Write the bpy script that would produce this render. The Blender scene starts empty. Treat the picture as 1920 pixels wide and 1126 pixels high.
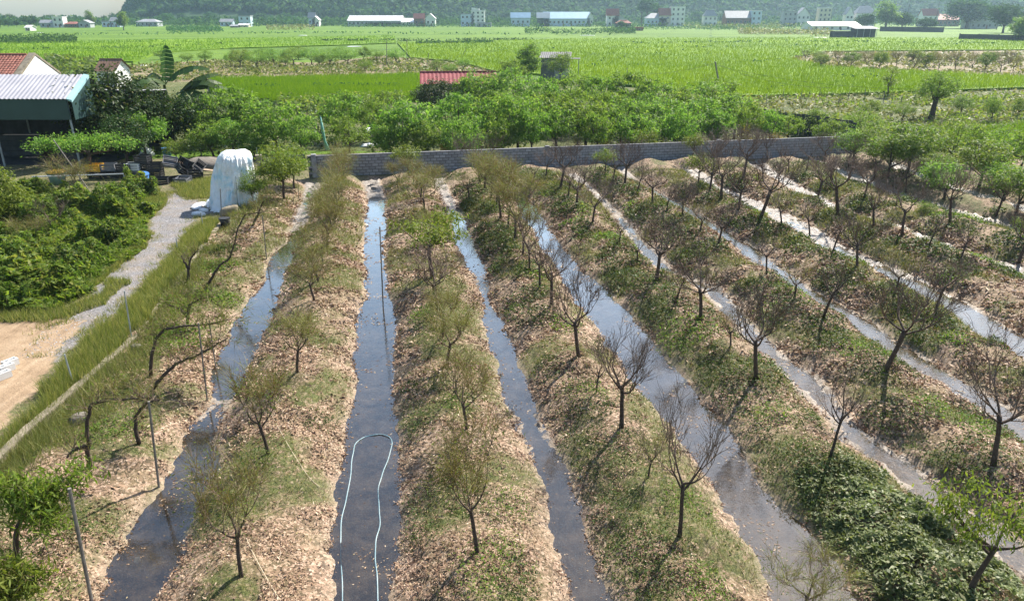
import bpy, math, random
import numpy as np
from mathutils import Vector
C = bpy.context.scene.collection
SC = bpy.context.scene
RAD = math.radians

# ------------------------------------------------------------------ camera
CAM_H, FPX, CX, CY, HORY = 10.0, 1371.0, 960.0, 563.0, 25.0
PITCH = math.atan((CY - HORY) / FPX)
cd = bpy.data.cameras.new('camera')
cd.sensor_width = 36.0
cd.lens = 36.0 * FPX / 1920.0
cd.clip_start = 0.1
cd.clip_end = 9000
cam = bpy.data.objects.new('camera', cd)
cam.location = (0, 0, CAM_H)
cam.rotation_euler = (math.pi / 2 - PITCH, 0, 0)
C.objects.link(cam)
SC.camera = cam

# ------------------------------------------------------------------ sky, sun, exposure
SUN_EL, SUN_AZ = RAD(45), RAD(36)          # azimuth clockwise from +Y
w = bpy.data.worlds.new('World')
SC.world = w
w.use_nodes = True
nt = w.node_tree
bg = nt.nodes['Background']
sky = nt.nodes.new('ShaderNodeTexSky')
sky.sky_type = 'NISHITA'
sky.sun_disc = False
sky.sun_elevation = SUN_EL
sky.sun_rotation = SUN_AZ
sky.air_density = 1.3
sky.dust_density = 1.2
sky.ozone_density = 2.0
nt.links.new(sky.outputs[0], bg.inputs[0])
bg.inputs[1].default_value = 0.08
sl = bpy.data.lights.new('sun', 'SUN')
sl.energy = 5.0
sl.angle = RAD(0.5)
sl.color = (1.0, 0.93, 0.82)
so = bpy.data.objects.new('sun', sl)
sd_ = Vector((math.sin(SUN_AZ) * math.cos(SUN_EL), math.cos(SUN_AZ) * math.cos(SUN_EL), math.sin(SUN_EL)))
so.rotation_euler = sd_.to_track_quat('Z', 'Y').to_euler()
so.location = (60, 80, 120)
C.objects.link(so)
SC.view_settings.view_transform = 'Standard'
SC.view_settings.look = 'None'
SC.view_settings.gamma = 1
SC.view_settings.use_curve_mapping = False
SC.view_settings.exposure = 1.22
SC.cycles.use_denoising = True
SC.cycles.volume_bounces = 2
SC.cycles.max_bounces = 8

# ------------------------------------------------------------------ measuring helpers
SP, CP = math.sin(PITCH), math.cos(PITCH)
GZ = 0.2                                    # general ground level; water of the channels is z = 0


def P(px, py, z=GZ):
    "ground point (at height z) that the photograph shows at pixel px, py"
    a = (px - CX) / FPX
    b = (CY - py) / FPX
    t = (z - CAM_H) / (-SP + b * CP)
    return np.array([a * t, (CP + b * SP) * t, z])


def PD(px, py, y):
    "point at ground distance y along the sight line of a pixel"
    a = (px - CX) / FPX
    b = (CY - py) / FPX
    t = y / (CP + b * SP)
    return np.array([a * t, y, CAM_H + t * (-SP + b * CP)])


def hgt(px, py, top, z0=GZ):
    y = P(px, py, z0)[1]
    return max(.1, PD(px, top, y)[2] - z0)


def mpp(px, py, z0=GZ):
    "metres per photograph pixel at a ground point"
    q = P(px, py, z0)
    return (q[1] * CP - (q[2] - CAM_H) * SP) / FPX


_a = P(718, HORY + .5)
YAW = math.atan2(_a[0], _a[1])              # direction of the furrows
SY, CYW = math.sin(YAW), math.cos(YAW)


def uv(x, y):
    return x * CYW - y * SY, x * SY + y * CYW


def xy(u, v):
    return u * CYW + v * SY, -u * SY + v * CYW


def hash2(ix, iy, s):
    h = (ix.astype(np.int64) * 374761393 + iy.astype(np.int64) * 668265263 + s * 982451653) & 0x7fffffff
    h = ((h ^ (h >> 13)) * 1274126177) & 0x7fffffff
    return ((h ^ (h >> 16)) & 0xffff) / 65535.0


def vnoise(x, y, s=0):
    x = np.asarray(x, float); y = np.asarray(y, float)
    ix = np.floor(x); iy = np.floor(y)
    fx = x - ix; fy = y - iy
    fx = fx * fx * (3 - 2 * fx); fy = fy * fy * (3 - 2 * fy)
    a = hash2(ix, iy, s); b = hash2(ix + 1, iy, s); c = hash2(ix, iy + 1, s); d = hash2(ix + 1, iy + 1, s)
    return (a * (1 - fx) + b * fx) * (1 - fy) + (c * (1 - fx) + d * fx) * fy


def fbm(x, y, s=0, o=3):
    r = 0; amp = .5; tot = 0
    for k in range(o):
        r = r + amp * vnoise(x * 2 ** k, y * 2 ** k, s + k * 17); tot += amp; amp *= .5
    return r / tot


def inpoly(x, y, poly):
    x = np.asarray(x, float); y = np.asarray(y, float)
    r = np.zeros(x.shape, bool)
    n = len(poly)
    for i in range(n):
        x1, y1 = poly[i][0], poly[i][1]; x2, y2 = poly[(i + 1) % n][0], poly[(i + 1) % n][1]
        c = ((y1 > y) != (y2 > y))
        if y1 != y2:
            r ^= c & (x < (x2 - x1) * (y - y1) / (y2 - y1) + x1)
    return r


def sstep(a, b, x):
    t = np.clip((x - a) / (b - a), 0, 1)
    return t * t * (3 - 2 * t)


# ------------------------------------------------------------------ materials
def new_mat(name):
    m = bpy.data.materials.new(name)
    m.use_nodes = True
    t = m.node_tree
    return m, t, t.nodes['Principled BSDF'], t.nodes['Material Output']


def N(t, typ, **kw):
    n = t.nodes.new(typ)
    for k, v in kw.items():
        if k[0] == '_':
            n.inputs[k[1:].replace('_', ' ')].default_value = v
        else:
            setattr(n, k, v)
    return n


def ramp(t, src, stops, interp='LINEAR'):
    r = t.nodes.new('ShaderNodeValToRGB')
    r.color_ramp.interpolation = interp
    e = r.color_ramp.elements
    while len(e) < len(stops):
        e.new(.5)
    for i, (p, c) in enumerate(stops):
        e[i].position = p
        e[i].color = (c[0], c[1], c[2], 1) if hasattr(c, '__len__') else (c, c, c, 1)
    t.links.new(src, r.inputs[0])
    return r


def mixc(t, fac, a, b, mode='MIX'):
    m = t.nodes.new('ShaderNodeMix')
    m.data_type = 'RGBA'
    m.blend_type = mode
    for s, i in ((fac, 0), (a, 6), (b, 7)):
        if hasattr(s, 'links'):
            t.links.new(s, m.inputs[i])
        elif hasattr(s, '__len__'):
            m.inputs[i].default_value = (s[0], s[1], s[2], 1)
        else:
            m.inputs[i].default_value = s
    return m.outputs[2]


def mth(t, op, a, b=0., clamp=False):
    m = t.nodes.new('ShaderNodeMath')
    m.operation = op
    m.use_clamp = clamp
    for i, s in enumerate((a, b)):
        if hasattr(s, 'links'):
            t.links.new(s, m.inputs[i])
        else:
            m.inputs[i].default_value = s
    return m.outputs[0]


def noise(t, scale, detail=3, vec=None, rough=.55, dist=0.):
    n = N(t, 'ShaderNodeTexNoise', _Scale=scale, _Detail=detail, _Roughness=rough, _Distortion=dist)
    if vec is not None:
        t.links.new(vec, n.inputs['Vector'])
    return n.outputs['Fac']


def geo_pos(t):
    return N(t, 'ShaderNodeNewGeometry').outputs['Position']


def solid(name, c1, c2=None, scale=6., rough=.7, spec=.3, bump=0., metal=0., objvar=0.):
    "plain weathered surface: two tones broken up by noise"
    m, t, b, o = new_mat(name)
    c2 = c2 or tuple(k * .7 for k in c1)
    tc = N(t, 'ShaderNodeTexCoord').outputs['Object']
    f = noise(t, scale, 5, tc, .6)
    r = ramp(t, f, [(.3, c2), (.7, c1)])
    col = r.outputs[0]
    if objvar:
        oi = N(t, 'ShaderNodeObjectInfo').outputs['Random']
        v = mth(t, 'ADD', mth(t, 'MULTIPLY', oi, objvar), 1 - objvar / 2)
        hsv = N(t, 'ShaderNodeHueSaturation')
        t.links.new(v, hsv.inputs['Value']); t.links.new(col, hsv.inputs['Color'])
        col = hsv.outputs[0]
    t.links.new(col, b.inputs['Base Color'])
    b.inputs['Roughness'].default_value = rough
    b.inputs['Specular IOR Level'].default_value = spec
    b.inputs['Metallic'].default_value = metal
    if bump:
        bp = N(t, 'ShaderNodeBump', _Strength=bump, _Distance=.02)
        t.links.new(noise(t, scale * 4, 4, tc), bp.inputs['Height'])
        t.links.new(bp.outputs[0], b.inputs['Normal'])
    return m


def leafmat(name, stops, trans=.4, rough=.55, spec=.18, objvar=.25, tint=(1.15, 1.2, .6), patch=0., pscale=.5, tone=(.55, .45, .3)):
    "leaves: a colour of its own for every leaf, some light let through"
    m, t, b, o = new_mat(name)
    rnd = N(t, 'ShaderNodeNewGeometry').outputs['Random Per Island']
    col = ramp(t, rnd, stops).outputs[0]
    oi = N(t, 'ShaderNodeObjectInfo').outputs['Random']
    hsv = N(t, 'ShaderNodeHueSaturation')
    t.links.new(mth(t, 'ADD', mth(t, 'MULTIPLY', oi, objvar), 1 - objvar / 2), hsv.inputs['Value'])
    t.links.new(mth(t, 'ADD', mth(t, 'MULTIPLY', oi, .03), .485), hsv.inputs['Hue'])
    t.links.new(col, hsv.inputs['Color'])
    col = hsv.outputs[0]
    if patch:
        pn = ramp(t, noise(t, pscale, 4, geo_pos(t), .6), [(.38, 0.), (.66, patch)]).outputs[0]
        col = mixc(t, pn, col, mixc(t, 1., col, tone, 'MULTIPLY'))
    t.links.new(col, b.inputs['Base Color'])
    b.inputs['Roughness'].default_value = rough
    b.inputs['Specular IOR Level'].default_value = spec
    tr = N(t, 'ShaderNodeBsdfTranslucent')
    t.links.new(mixc(t, 1., col, tint, 'MULTIPLY'), tr.inputs['Color'])
    mx = N(t, 'ShaderNodeMixShader')
    mx.inputs[0].default_value = trans
    t.links.new(b.outputs[0], mx.inputs[1]); t.links.new(tr.outputs[0], mx.inputs[2])
    t.links.new(mx.outputs[0], o.inputs['Surface'])
    return m


M = {}
M['bark'] = solid('bark', (.10, .075, .06), (.045, .033, .028), 14, .85, .2, .6, objvar=.3)
M['twig'] = solid('twig', (.20, .145, .115), (.10, .072, .058), 5, .75, .2, objvar=.35)
M['shoot'] = leafmat('shoot', [(0, (.13, .13, .045)), (.45, (.23, .22, .07)), (.7, (.19, .14, .075)), (1, (.16, .11, .08))], .25, objvar=.2)
M['leaf_bright'] = leafmat('leaf_bright', [(0, (.085, .135, .02)), (.5, (.14, .195, .03)), (1, (.22, .26, .05))], .42)
M['leaf_mid'] = leafmat('leaf_mid', [(0, (.07, .14, .022)), (.45, (.135, .235, .04)), (.85, (.20, .31, .065)), (1, (.28, .33, .11))], .55)
M['leaf_dark'] = leafmat('leaf_dark', [(0, (.02, .042, .012)), (.6, (.035, .07, .018)), (.9, (.07, .11, .03)), (1, (.14, .12, .05))], .3)
M['leaf_olive'] = leafmat('leaf_olive', [(0, (.075, .125, .025)), (.5, (.125, .185, .04)), (1, (.2, .24, .07))], .45)
M['leaf_thicket'] = leafmat('leaf_thicket', [(0, (.08, .11, .035)), (.5, (.18, .22, .085)), (.85, (.28, .31, .15)), (1, (.40, .38, .22))], .35, .5, .3, objvar=0, patch=1., pscale=1.2, tone=(.6, .6, .5))
M['leaf_yellow'] = leafmat('leaf_yellow', [(0, (.13, .14, .03)), (.5, (.25, .22, .05)), (1, (.36, .27, .07))], .4)
M['leaf_far'] = leafmat('leaf_far', [(0, (.025, .07, .028)), (.6, (.05, .115, .045)), (1, (.085, .16, .055))], .4, .8, .05, objvar=.5)
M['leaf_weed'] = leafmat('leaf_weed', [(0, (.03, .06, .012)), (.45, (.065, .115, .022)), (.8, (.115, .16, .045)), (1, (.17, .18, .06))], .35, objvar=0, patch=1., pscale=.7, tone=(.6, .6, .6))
M['leaf_lush'] = leafmat('leaf_lush', [(0, (.07, .125, .02)), (.4, (.13, .215, .035)), (.8, (.21, .28, .055)), (1, (.30, .30, .10))], .5, objvar=0, patch=1., pscale=.8, tone=(.72, .78, .7))
M['straw'] = leafmat('straw', [(0, (.11, .11, .035)), (.35, (.22, .21, .08)), (.75, (.12, .165, .04)), (1, (.40, .35, .18))], .3, objvar=0)
M['tall_grass'] = leafmat('tall_grass', [(0, (.09, .13, .03)), (.45, (.17, .205, .055)), (.75, (.28, .265, .09)), (1, (.42, .36, .19))], .4, objvar=0)
M['litter'] = leafmat('litter', [(0, (.10, .058, .036)), (.3, (.23, .135, .09)), (.58, (.43, .29, .185)), (.84, (.58, .43, .30)), (.95, (.68, .56, .43)), (1, (.34, .28, .10))], .15, .6, .3, 0., (1, .9, .7), 1., 1.1, (.52, .47, .42))
M['rice'] = leafmat('rice', [(0, (.12, .21, .003)), (.5, (.165, .26, .005)), (1, (.22, .31, .012))], .4, objvar=0, patch=1., pscale=.03, tone=(.72, .80, .9))
M['banana'] = leafmat('banana', [(0, (.03, .07, .02)), (1, (.06, .11, .03))], .3)
M['block'] = solid('concrete_block', (.33, .335, .36), (.19, .19, .205), 5, .9, .2, .5, objvar=.5)
M['mortar'] = solid('mortar', (.09, .09, .095), (.05, .05, .05), 8, .95, .1)
M['concrete'] = solid('weathered_concrete', (.33, .285, .22), (.15, .13, .095), 3, .9, .2, .4)
M['white_wall'] = solid('white_wall', (.78, .78, .76), (.66, .66, .65), .6, .8, .2)
M['cream_wall'] = solid('cream_wall', (.66, .60, .47), (.5, .46, .36), .6, .8, .2)
M['grey_wall'] = solid('grey_wall', (.45, .47, .49), (.33, .35, .36), .6, .85, .2)
M['blue_wall'] = solid('blue_wall', (.55, .66, .76), (.45, .54, .64), .6, .7, .2)
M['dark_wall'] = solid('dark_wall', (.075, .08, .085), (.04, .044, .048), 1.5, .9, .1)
M['brown_wall'] = solid('brown_wall', (.26, .16, .11), (.16, .1, .08), 1., .9, .1)
M['white_roof'] = solid('white_roof', (.75, .73, .74), (.6, .58, .6), .4, .45, .5)
M['blue_roof'] = solid('blue_roof', (.20, .36, .52), (.14, .27, .4), .4, .5, .5)
M['grey_roof'] = solid('grey_roof', (.35, .36, .38), (.22, .22, .24), .8, .55, .4)
M['shack_wall'] = solid('shack_wall', (.22, .24, .26), (.11, .12, .13), 1.2, .8, .2)
M['dark_roof'] = solid('dark_roof', (.15, .15, .155), (.09, .09, .09), .8, .7, .2)
M['red_roof'] = solid('red_roof', (.36, .13, .10), (.24, .09, .075), 1., .7, .3)
M['green_panel'] = solid('green_panel', (.03, .07, .068), (.02, .05, .05), .6, .5, .4)
M['rust_red_sheet'] = solid('rust_red_sheet', (.34, .085, .09), (.20, .05, .055), 1.2, .7, .2)
M['pale_sheet'] = solid('pale_sheet', (.42, .41, .44), (.33, .325, .355), .7, .38, .5)
M['teal_trim'] = solid('teal_trim', (.32, .52, .55), (.25, .42, .46), 2, .5, .4)
M['tile'] = solid('clay_tile', (.33, .12, .085), (.17, .075, .06), 1.8, .75, .3, objvar=.5)
M['glass'] = solid('window_glass', (.05, .06, .075), (.03, .035, .045), 1, .12, .6)
M['frame'] = solid('window_frame', (.5, .5, .5), None, 2, .6)
M['steel'] = solid('steel_post', (.40, .44, .46), (.26, .29, .3), 6, .5, .5, metal=.3)
M['stake'] = solid('stake_wood', (.24, .22, .20), (.13, .115, .10), 9, .8, .2)
M['black_plastic'] = solid('black_plastic', (.035, .036, .04), (.02, .02, .024), 4, .5, .4, objvar=.4)
M['grey_plastic'] = solid('grey_plastic', (.20, .21, .23), (.12, .12, .14), 4, .5, .4)
M['yellow_plastic'] = solid('yellow_plastic', (.75, .42, .03), (.6, .3, .02), 4, .45, .4)
M['blue_plastic'] = solid('blue_plastic', (.07, .22, .55), (.05, .16, .42), 4, .4, .4)
M['white_plastic'] = solid('white_plastic', (.72, .73, .74), (.58, .6, .62), 3, .5, .4)
M['red_plastic'] = solid('red_plastic', (.5, .07, .05), (.35, .05, .035), 6, .5, .4)
M['green_plastic'] = solid('green_plastic', (.13, .25, .2), (.09, .17, .14), 4, .5, .4)
M['rock'] = solid('rock', (.22, .19, .16), (.11, .10, .09), 4, .9, .2, .8)
M['rock_grey'] = leafmat('gravel_stone', [(0, (.10, .10, .105)), (.5, (.22, .22, .23)), (1, (.40, .39, .40))], 0., .9, .2, 0.)
M['hose'] = solid('hose_rubber', (.30, .36, .37), (.08, .19, .24), 1.6, .4, .5)
M['twine'] = solid('twine', (.62, .54, .40), (.5, .42, .3), 9, .9, .1)
M['net'] = solid('green_net', (.25, .52, .45), (.2, .42, .38), 9, .8, .1)
M['wire'] = solid('wire', (.06, .06, .06), None, 9, .6)
M['plank'] = solid('old_plank', (.42, .31, .22), (.24, .18, .13), 5, .85, .2)


def tarp_mat():
    m, t, b, o = new_mat('tarp')
    tc = N(t, 'ShaderNodeTexCoord').outputs['Object']
    f = noise(t, 1.1, 4, tc, .6, .8)
    r = ramp(t, f, [(.50, (.86, .87, .87)), (.58, (.72, .83, .87)), (.70, (.40, .65, .77))])
    t.links.new(r.outputs[0], b.inputs['Base Color'])
    b.inputs['Roughness'].default_value = .45
    bp = N(t, 'ShaderNodeBump', _Strength=1., _Distance=.10)
    t.links.new(noise(t, 5, 4, tc, .6, 1.2), bp.inputs['Height'])
    t.links.new(bp.outputs[0], b.inputs['Normal'])
    return m


M['tarp'] = tarp_mat()


def attr(t, name):
    return N(t, 'ShaderNodeAttribute', attribute_name=name).outputs['Fac']


def terrain_mat():
    m, t, b, o = new_mat('orchard_soil')
    pos = geo_pos(t)
    # fallen leaves: small elongated cells of many tones
    mp = N(t, 'ShaderNodeMapping')
    mp.inputs['Scale'].default_value = (1, 1, .3)
    t.links.new(pos, mp.inputs['Vector'])
    wob = N(t, 'ShaderNodeTexNoise', _Scale=9., _Detail=2.)
    t.links.new(pos, wob.inputs['Vector'])
    va = N(t, 'ShaderNodeVectorMath', operation='ADD')
    sc = N(t, 'ShaderNodeVectorMath', operation='SCALE')
    sc.inputs['Scale'].default_value = .12
    t.links.new(wob.outputs['Color'], sc.inputs[0])
    t.links.new(mp.outputs[0], va.inputs[0]); t.links.new(sc.outputs[0], va.inputs[1])
    vor = N(t, 'ShaderNodeTexVoronoi', _Scale=20.)
    t.links.new(va.outputs[0], vor.inputs['Vector'])
    sep = N(t, 'ShaderNodeSeparateColor')
    t.links.new(vor.outputs['Color'], sep.inputs[0])
    litter = ramp(t, sep.outputs[0], [(0, (.05, .034, .02)), (.35, (.15, .095, .06)), (.65, (.31, .20, .14)), (1, (.50, .37, .28))]).outputs[0]
    big = noise(t, 1.3, 4, pos)
    litter = mixc(t, ramp(t, big, [(.35, 0.), (.65, 1.)]).outputs[0], litter, mixc(t, .45, litter, mixc(t, ramp(t, noise(t, 30, 3, pos, .7), [(.38, 0.), (.6, 1.)]).outputs[0], (.07, .065, .028), (.21, .175, .085))))
    green_f = noise(t, 26, 3, pos)
    green = ramp(t, green_f, [(.3, (.03, .042, .013)), (.52, (.085, .10, .028)), (.75, (.21, .20, .08))]).outputs[0]
    gm = mth(t, 'MULTIPLY', attr(t, 'green'), ramp(t, noise(t, 6, 4, pos, .7), [(.3, 0.), (.55, 1.)]).outputs[0])
    col = mixc(t, gm, litter, green)
    # pale dried mud along the water, dark mud below it
    mudn = noise(t, 7, 5, pos, .65)
    bank = ramp(t, mudn, [(.3, (.22, .17, .125)), (.6, (.42, .34, .26)), (.8, (.55, .47, .38))]).outputs[0]
    bank = mixc(t, .35, bank, litter)
    col = mixc(t, attr(t, 'bank'), col, bank)
    floor = ramp(t, noise(t, 2.2, 5, pos, .6, .6), [(.3, (.08, .058, .04)), (.5, (.20, .145, .09)), (.7, (.30, .225, .14))]).outputs[0]
    pale = ramp(t, noise(t, 4, 5, pos, .65), [(.3, (.13, .11, .095)), (.55, (.30, .265, .235)), (.75, (.46, .43, .40))]).outputs[0]
    floor = mixc(t, attr(t, 'dry'), floor, pale)
    col = mixc(t, attr(t, 'mud'), col, floor)
    # gravel track and sand
    vg = N(t, 'ShaderNodeTexVoronoi', _Scale=22.)
    t.links.new(pos, vg.inputs['Vector'])
    sg = N(t, 'ShaderNodeSeparateColor')
    t.links.new(vg.outputs['Color'], sg.inputs[0])
    grav = ramp(t, sg.outputs[0], [(0, (.13, .125, .125)), (.5, (.185, .18, .185)), (1, (.26, .25, .255))]).outputs[0]
    grav = mixc(t, ramp(t, noise(t, 1.1, 4, pos), [(.42, 0.), (.68, .65)]).outputs[0], grav, (.24, .19, .14))
    col = mixc(t, attr(t, 'path'), col, grav)
    rut = N(t, 'ShaderNodeMapping')
    rut.inputs['Rotation'].default_value = (0, 0, -.25)
    rut.inputs['Scale'].default_value = (2.6, .22, 1)
    t.links.new(pos, rut.inputs['Vector'])
    sand = ramp(t, mth(t, 'ADD', mth(t, 'MULTIPLY', noise(t, 3, 6, pos, .65), .45), mth(t, 'MULTIPLY', noise(t, 1.3, 4, rut.outputs[0], .6), .55)), [(.3, (.20, .135, .08)), (.5, (.32, .225, .14)), (.75, (.42, .32, .22))]).outputs[0]
    col = mixc(t, attr(t, 'sand'), col, sand)
    t.links.new(col, b.inputs['Base Color'])
    wet = mth(t, 'MULTIPLY', attr(t, 'mud'), ramp(t, noise(t, 5, 3, pos), [(.4, 1.), (.6, .25)]).outputs[0])
    rg = N(t, 'ShaderNodeMapRange')
    t.links.new(wet, rg.inputs[0])
    rg.inputs[3].default_value = .9; rg.inputs[4].default_value = .28
    t.links.new(rg.outputs[0], b.inputs['Roughness'])
    b.inputs['Specular IOR Level'].default_value = .35
    bp = N(t, 'ShaderNodeBump', _Strength=.8, _Distance=.05)
    h = mth(t, 'ADD', mth(t, 'MULTIPLY', sep.outputs[1], .5), noise(t, 14, 5, pos, .7))
    t.links.new(h, bp.inputs['Height'])
    t.links.new(bp.outputs[0], b.inputs['Normal'])
    return m


M['terrain'] = terrain_mat()


def water_mat(name, ripple, rough, gain=3.0):
    m, t, b, o = new_mat(name)
    t.nodes.remove(b)
    pos = geo_pos(t)
    bp = N(t, 'ShaderNodeBump', _Strength=ripple, _Distance=.03)
    hh = mth(t, 'ADD', noise(t, 4.5, 3, pos, .6), mth(t, 'MULTIPLY', noise(t, 24, 3, pos), .3))
    t.links.new(hh, bp.inputs['Height'])
    fr = N(t, 'ShaderNodeFresnel', _IOR=1.4)
    t.links.new(bp.outputs[0], fr.inputs['Normal'])
    gl = N(t, 'ShaderNodeBsdfGlossy', _Roughness=rough)
    gl.inputs['Color'].default_value = (1, 1, 1, 1)
    t.links.new(bp.outputs[0], gl.inputs['Normal'])
    tr = N(t, 'ShaderNodeBsdfTransparent')
    tr.inputs['Color'].default_value = (.92, .82, .66, 1)
    # stirred-up mud and floating dust
    df = N(t, 'ShaderNodeBsdfDiffuse')
    t.links.new(ramp(t, noise(t, 2.6, 4, pos), [(.3, (.12, .085, .05)), (.7, (.22, .17, .12))]).outputs[0], df.inputs['Color'])
    silt = ramp(t, noise(t, 1.6, 6, pos, .7, .5), [(.40, .04), (.62, .22), (.8, .5)]).outputs[0]
    m1 = N(t, 'ShaderNodeMixShader')
    t.links.new(silt, m1.inputs[0]); t.links.new(tr.outputs[0], m1.inputs[1]); t.links.new(df.outputs[0], m1.inputs[2])
    m2 = N(t, 'ShaderNodeMixShader')
    f2 = mth(t, 'ADD', mth(t, 'MULTIPLY', fr.outputs[0], gain), -.01, True)
    t.links.new(f2, m2.inputs[0]); t.links.new(m1.outputs[0], m2.inputs[1]); t.links.new(gl.outputs[0], m2.inputs[2])
    t.links.new(m2.outputs[0], o.inputs['Surface'])
    return m


M['water'] = water_mat('channel_water', .10, .03)
M['water_rippled'] = water_mat('rippled_water', .22, .07, 2.2)


def field_mat(name, tones, plots=True, scale=.02, dike=(.05, .08, .02)):
    "farmed plain: plots of slightly different green, thin dark dikes, crop texture"
    m, t, b, o = new_mat(name)
    pos = geo_pos(t)
    mp = N(t, 'ShaderNodeMapping')
    mp.inputs['Rotation'].default_value = (0, 0, .25)
    t.links.new(pos, mp.inputs['Vector'])
    f = noise(t, .35, 6, pos, .7)
    col = ramp(t, f, [(.3, tones[0]), (.5, tones[1]), (.72, tones[2])]).outputs[0]
    if plots:
        br = N(t, 'ShaderNodeTexBrick', _Scale=scale, _Mortar_Size=.012, _Brick_Width=.9, _Row_Height=.35)
        br.inputs['Color1'].default_value = (.75, .8, .7, 1)
        br.inputs['Color2'].default_value = (1.2, 1.12, 1.1, 1)
        br.inputs['Mortar'].default_value = (.4, .5, .5, 1)
        t.links.new(mp.outputs[0], br.inputs['Vector'])
        col = mixc(t, 1., col, br.outputs['Color'], 'MULTIPLY')
    pat = noise(t, .02, 4, pos)
    col = mixc(t, ramp(t, pat, [(.4, 0.), (.75, .55)]).outputs[0], col, mixc(t, .6, col, tones[2]))
    t.links.new(col, b.inputs['Base Color'])
    b.inputs['Roughness'].default_value = .8
    b.inputs['Specular IOR Level'].default_value = .15
    bp = N(t, 'ShaderNodeBump', _Strength=.9, _Distance=.4)
    t.links.new(noise(t, 2.2, 6, pos, .75), bp.inputs['Height'])
    t.links.new(bp.outputs[0], b.inputs['Normal'])
    return m


M['plain'] = field_mat('plain_green', [(.06, .13, .012), (.10, .19, .015), (.14, .22, .022)])
M['rice_ground'] = field_mat('rice_green', [(.09, .18, .004), (.13, .235, .006), (.17, .27, .012)], True, .016)
M['rough_ground'] = field_mat('rough_grass', [(.05, .075, .02), (.10, .125, .035), (.20, .175, .085)], False)
M['dry_ground'] = field_mat('dry_soil', [(.10, .085, .045), (.22, .175, .105), (.36, .29, .19)], False)
M['hill'] = field_mat('hill_green', [(.02, .05, .025), (.03, .07, .03), (.05, .09, .035)], False)

# ------------------------------------------------------------------ mesh helpers


class MB:
    "collects shapes into one mesh"

    def __init__(self):
        self.v = []; self.f = []

    def add(self, vs, fs):
        n = len(self.v)
        self.v += [tuple(p) for p in vs]
        self.f += [tuple(i + n for i in f) for f in fs]

    def box(self, x0, x1, y0, y1, z0, z1, rot=None, at=(0, 0, 0)):
        vs = [(x, y, z) for z in (z0, z1) for y in (y0, y1) for x in (x0, x1)]
        if rot is not None:
            vs = [rot @ Vector(p) for p in vs]
        vs = [(p[0] + at[0], p[1] + at[1], p[2] + at[2]) for p in vs]
        self.add(vs, [(0, 2, 3, 1), (4, 5, 7, 6), (0, 1, 5, 4), (2, 6, 7, 3), (0, 4, 6, 2), (1, 3, 7, 5)])

    def tube(self, pts, rad, sides=5, cap=True):
        pts = [np.array(p, float) for p in pts]
        n = len(pts)
        if not hasattr(rad, '__len__'):
            rad = [rad] * n
        rings = []
        ref = None
        for i in range(n):
            d = pts[min(i + 1, n - 1)] - pts[max(i - 1, 0)]
            d = d / (np.linalg.norm(d) + 1e-9)
            if ref is None:
                ref = np.array([1., 0, 0]) if abs(d[0]) < .8 else np.array([0, 1., 0])
            s = np.cross(d, ref); s /= np.linalg.norm(s) + 1e-9
            q = np.cross(s, d); ref = q
            for k in range(sides):
                a = 2 * math.pi * k / sides
                rings.append(pts[i] + rad[i] * (math.cos(a) * q + math.sin(a) * s))
        fs = []
        for i in range(n - 1):
            for k in range(sides):
                k2 = (k + 1) % sides
                fs.append((i * sides + k, i * sides + k2, (i + 1) * sides + k2, (i + 1) * sides + k))
        if cap:
            fs.append(tuple(range(sides))[::-1]); fs.append(tuple((n - 1) * sides + k for k in range(sides)))
        self.add(rings, fs)

    def lathe(self, prof, sides=16, at=(0, 0, 0)):
        n = len(prof)
        vs = [(at[0] + r * math.cos(2 * math.pi * k / sides), at[1] + r * math.sin(2 * math.pi * k / sides), at[2] + z) for r, z in prof for k in range(sides)]
        fs = [(i * sides + k, i * sides + (k + 1) % sides, (i + 1) * sides + (k + 1) % sides, (i + 1) * sides + k) for i in range(n - 1) for k in range(sides)]
        fs.append(tuple(range(sides))[::-1]); fs.append(tuple((n - 1) * sides + k for k in range(sides)))
        self.add(vs, fs)

    def mesh(self, name, mat, smooth=False):
        me = bpy.data.meshes.new(name)
        me.from_pydata(self.v, [], self.f)
        me.materials.append(mat)
        if smooth:
            me.polygons.foreach_set('use_smooth', [True] * len(me.polygons))
        me.update()
        return me

    def obj(self, name, mat, parent=None, smooth=False):
        return link(name, self.mesh(name, mat, smooth), parent)


def npmesh(name, V, F, mat, smooth=False):
    "fast mesh from arrays: F is (n,3) or (n,4)"
    V = np.ascontiguousarray(V, np.float32); F = np.ascontiguousarray(F, np.int32)
    me = bpy.data.meshes.new(name)
    k = F.shape[1]
    me.vertices.add(len(V)); me.vertices.foreach_set('co', V.ravel())
    me.loops.add(F.size); me.loops.foreach_set('vertex_index', F.ravel())
    me.polygons.add(len(F))
    me.polygons.foreach_set('loop_start', np.arange(0, F.size, k, dtype=np.int32))
    me.polygons.foreach_set('loop_total', np.full(len(F), k, np.int32))
    if smooth:
        me.polygons.foreach_set('use_smooth', np.ones(len(F), bool))
    me.materials.append(mat)
    me.update(calc_edges=True)
    return me


def link(name, data, parent=None):
    o = bpy.data.objects.new(name, data)
    C.objects.link(o)
    if parent is not None:
        o.parent = parent
    return o


def thing(name, label, cat, loc=(0, 0, 0), rz=0., group=None, scale=None):
    o = bpy.data.objects.new(name, None)
    o.empty_display_size = .2
    C.objects.link(o)
    o.location = tuple(loc); o.rotation_euler = (0, 0, rz)
    if scale is not None:
        o.scale = scale
    return tag(o, label, cat, group)


def tag(o, label, cat, group=None):
    o['label'] = label; o['category'] = cat
    if group:
        o['group'] = group
    return o


def kind(o, k):
    o['kind'] = k
    return o


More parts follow.
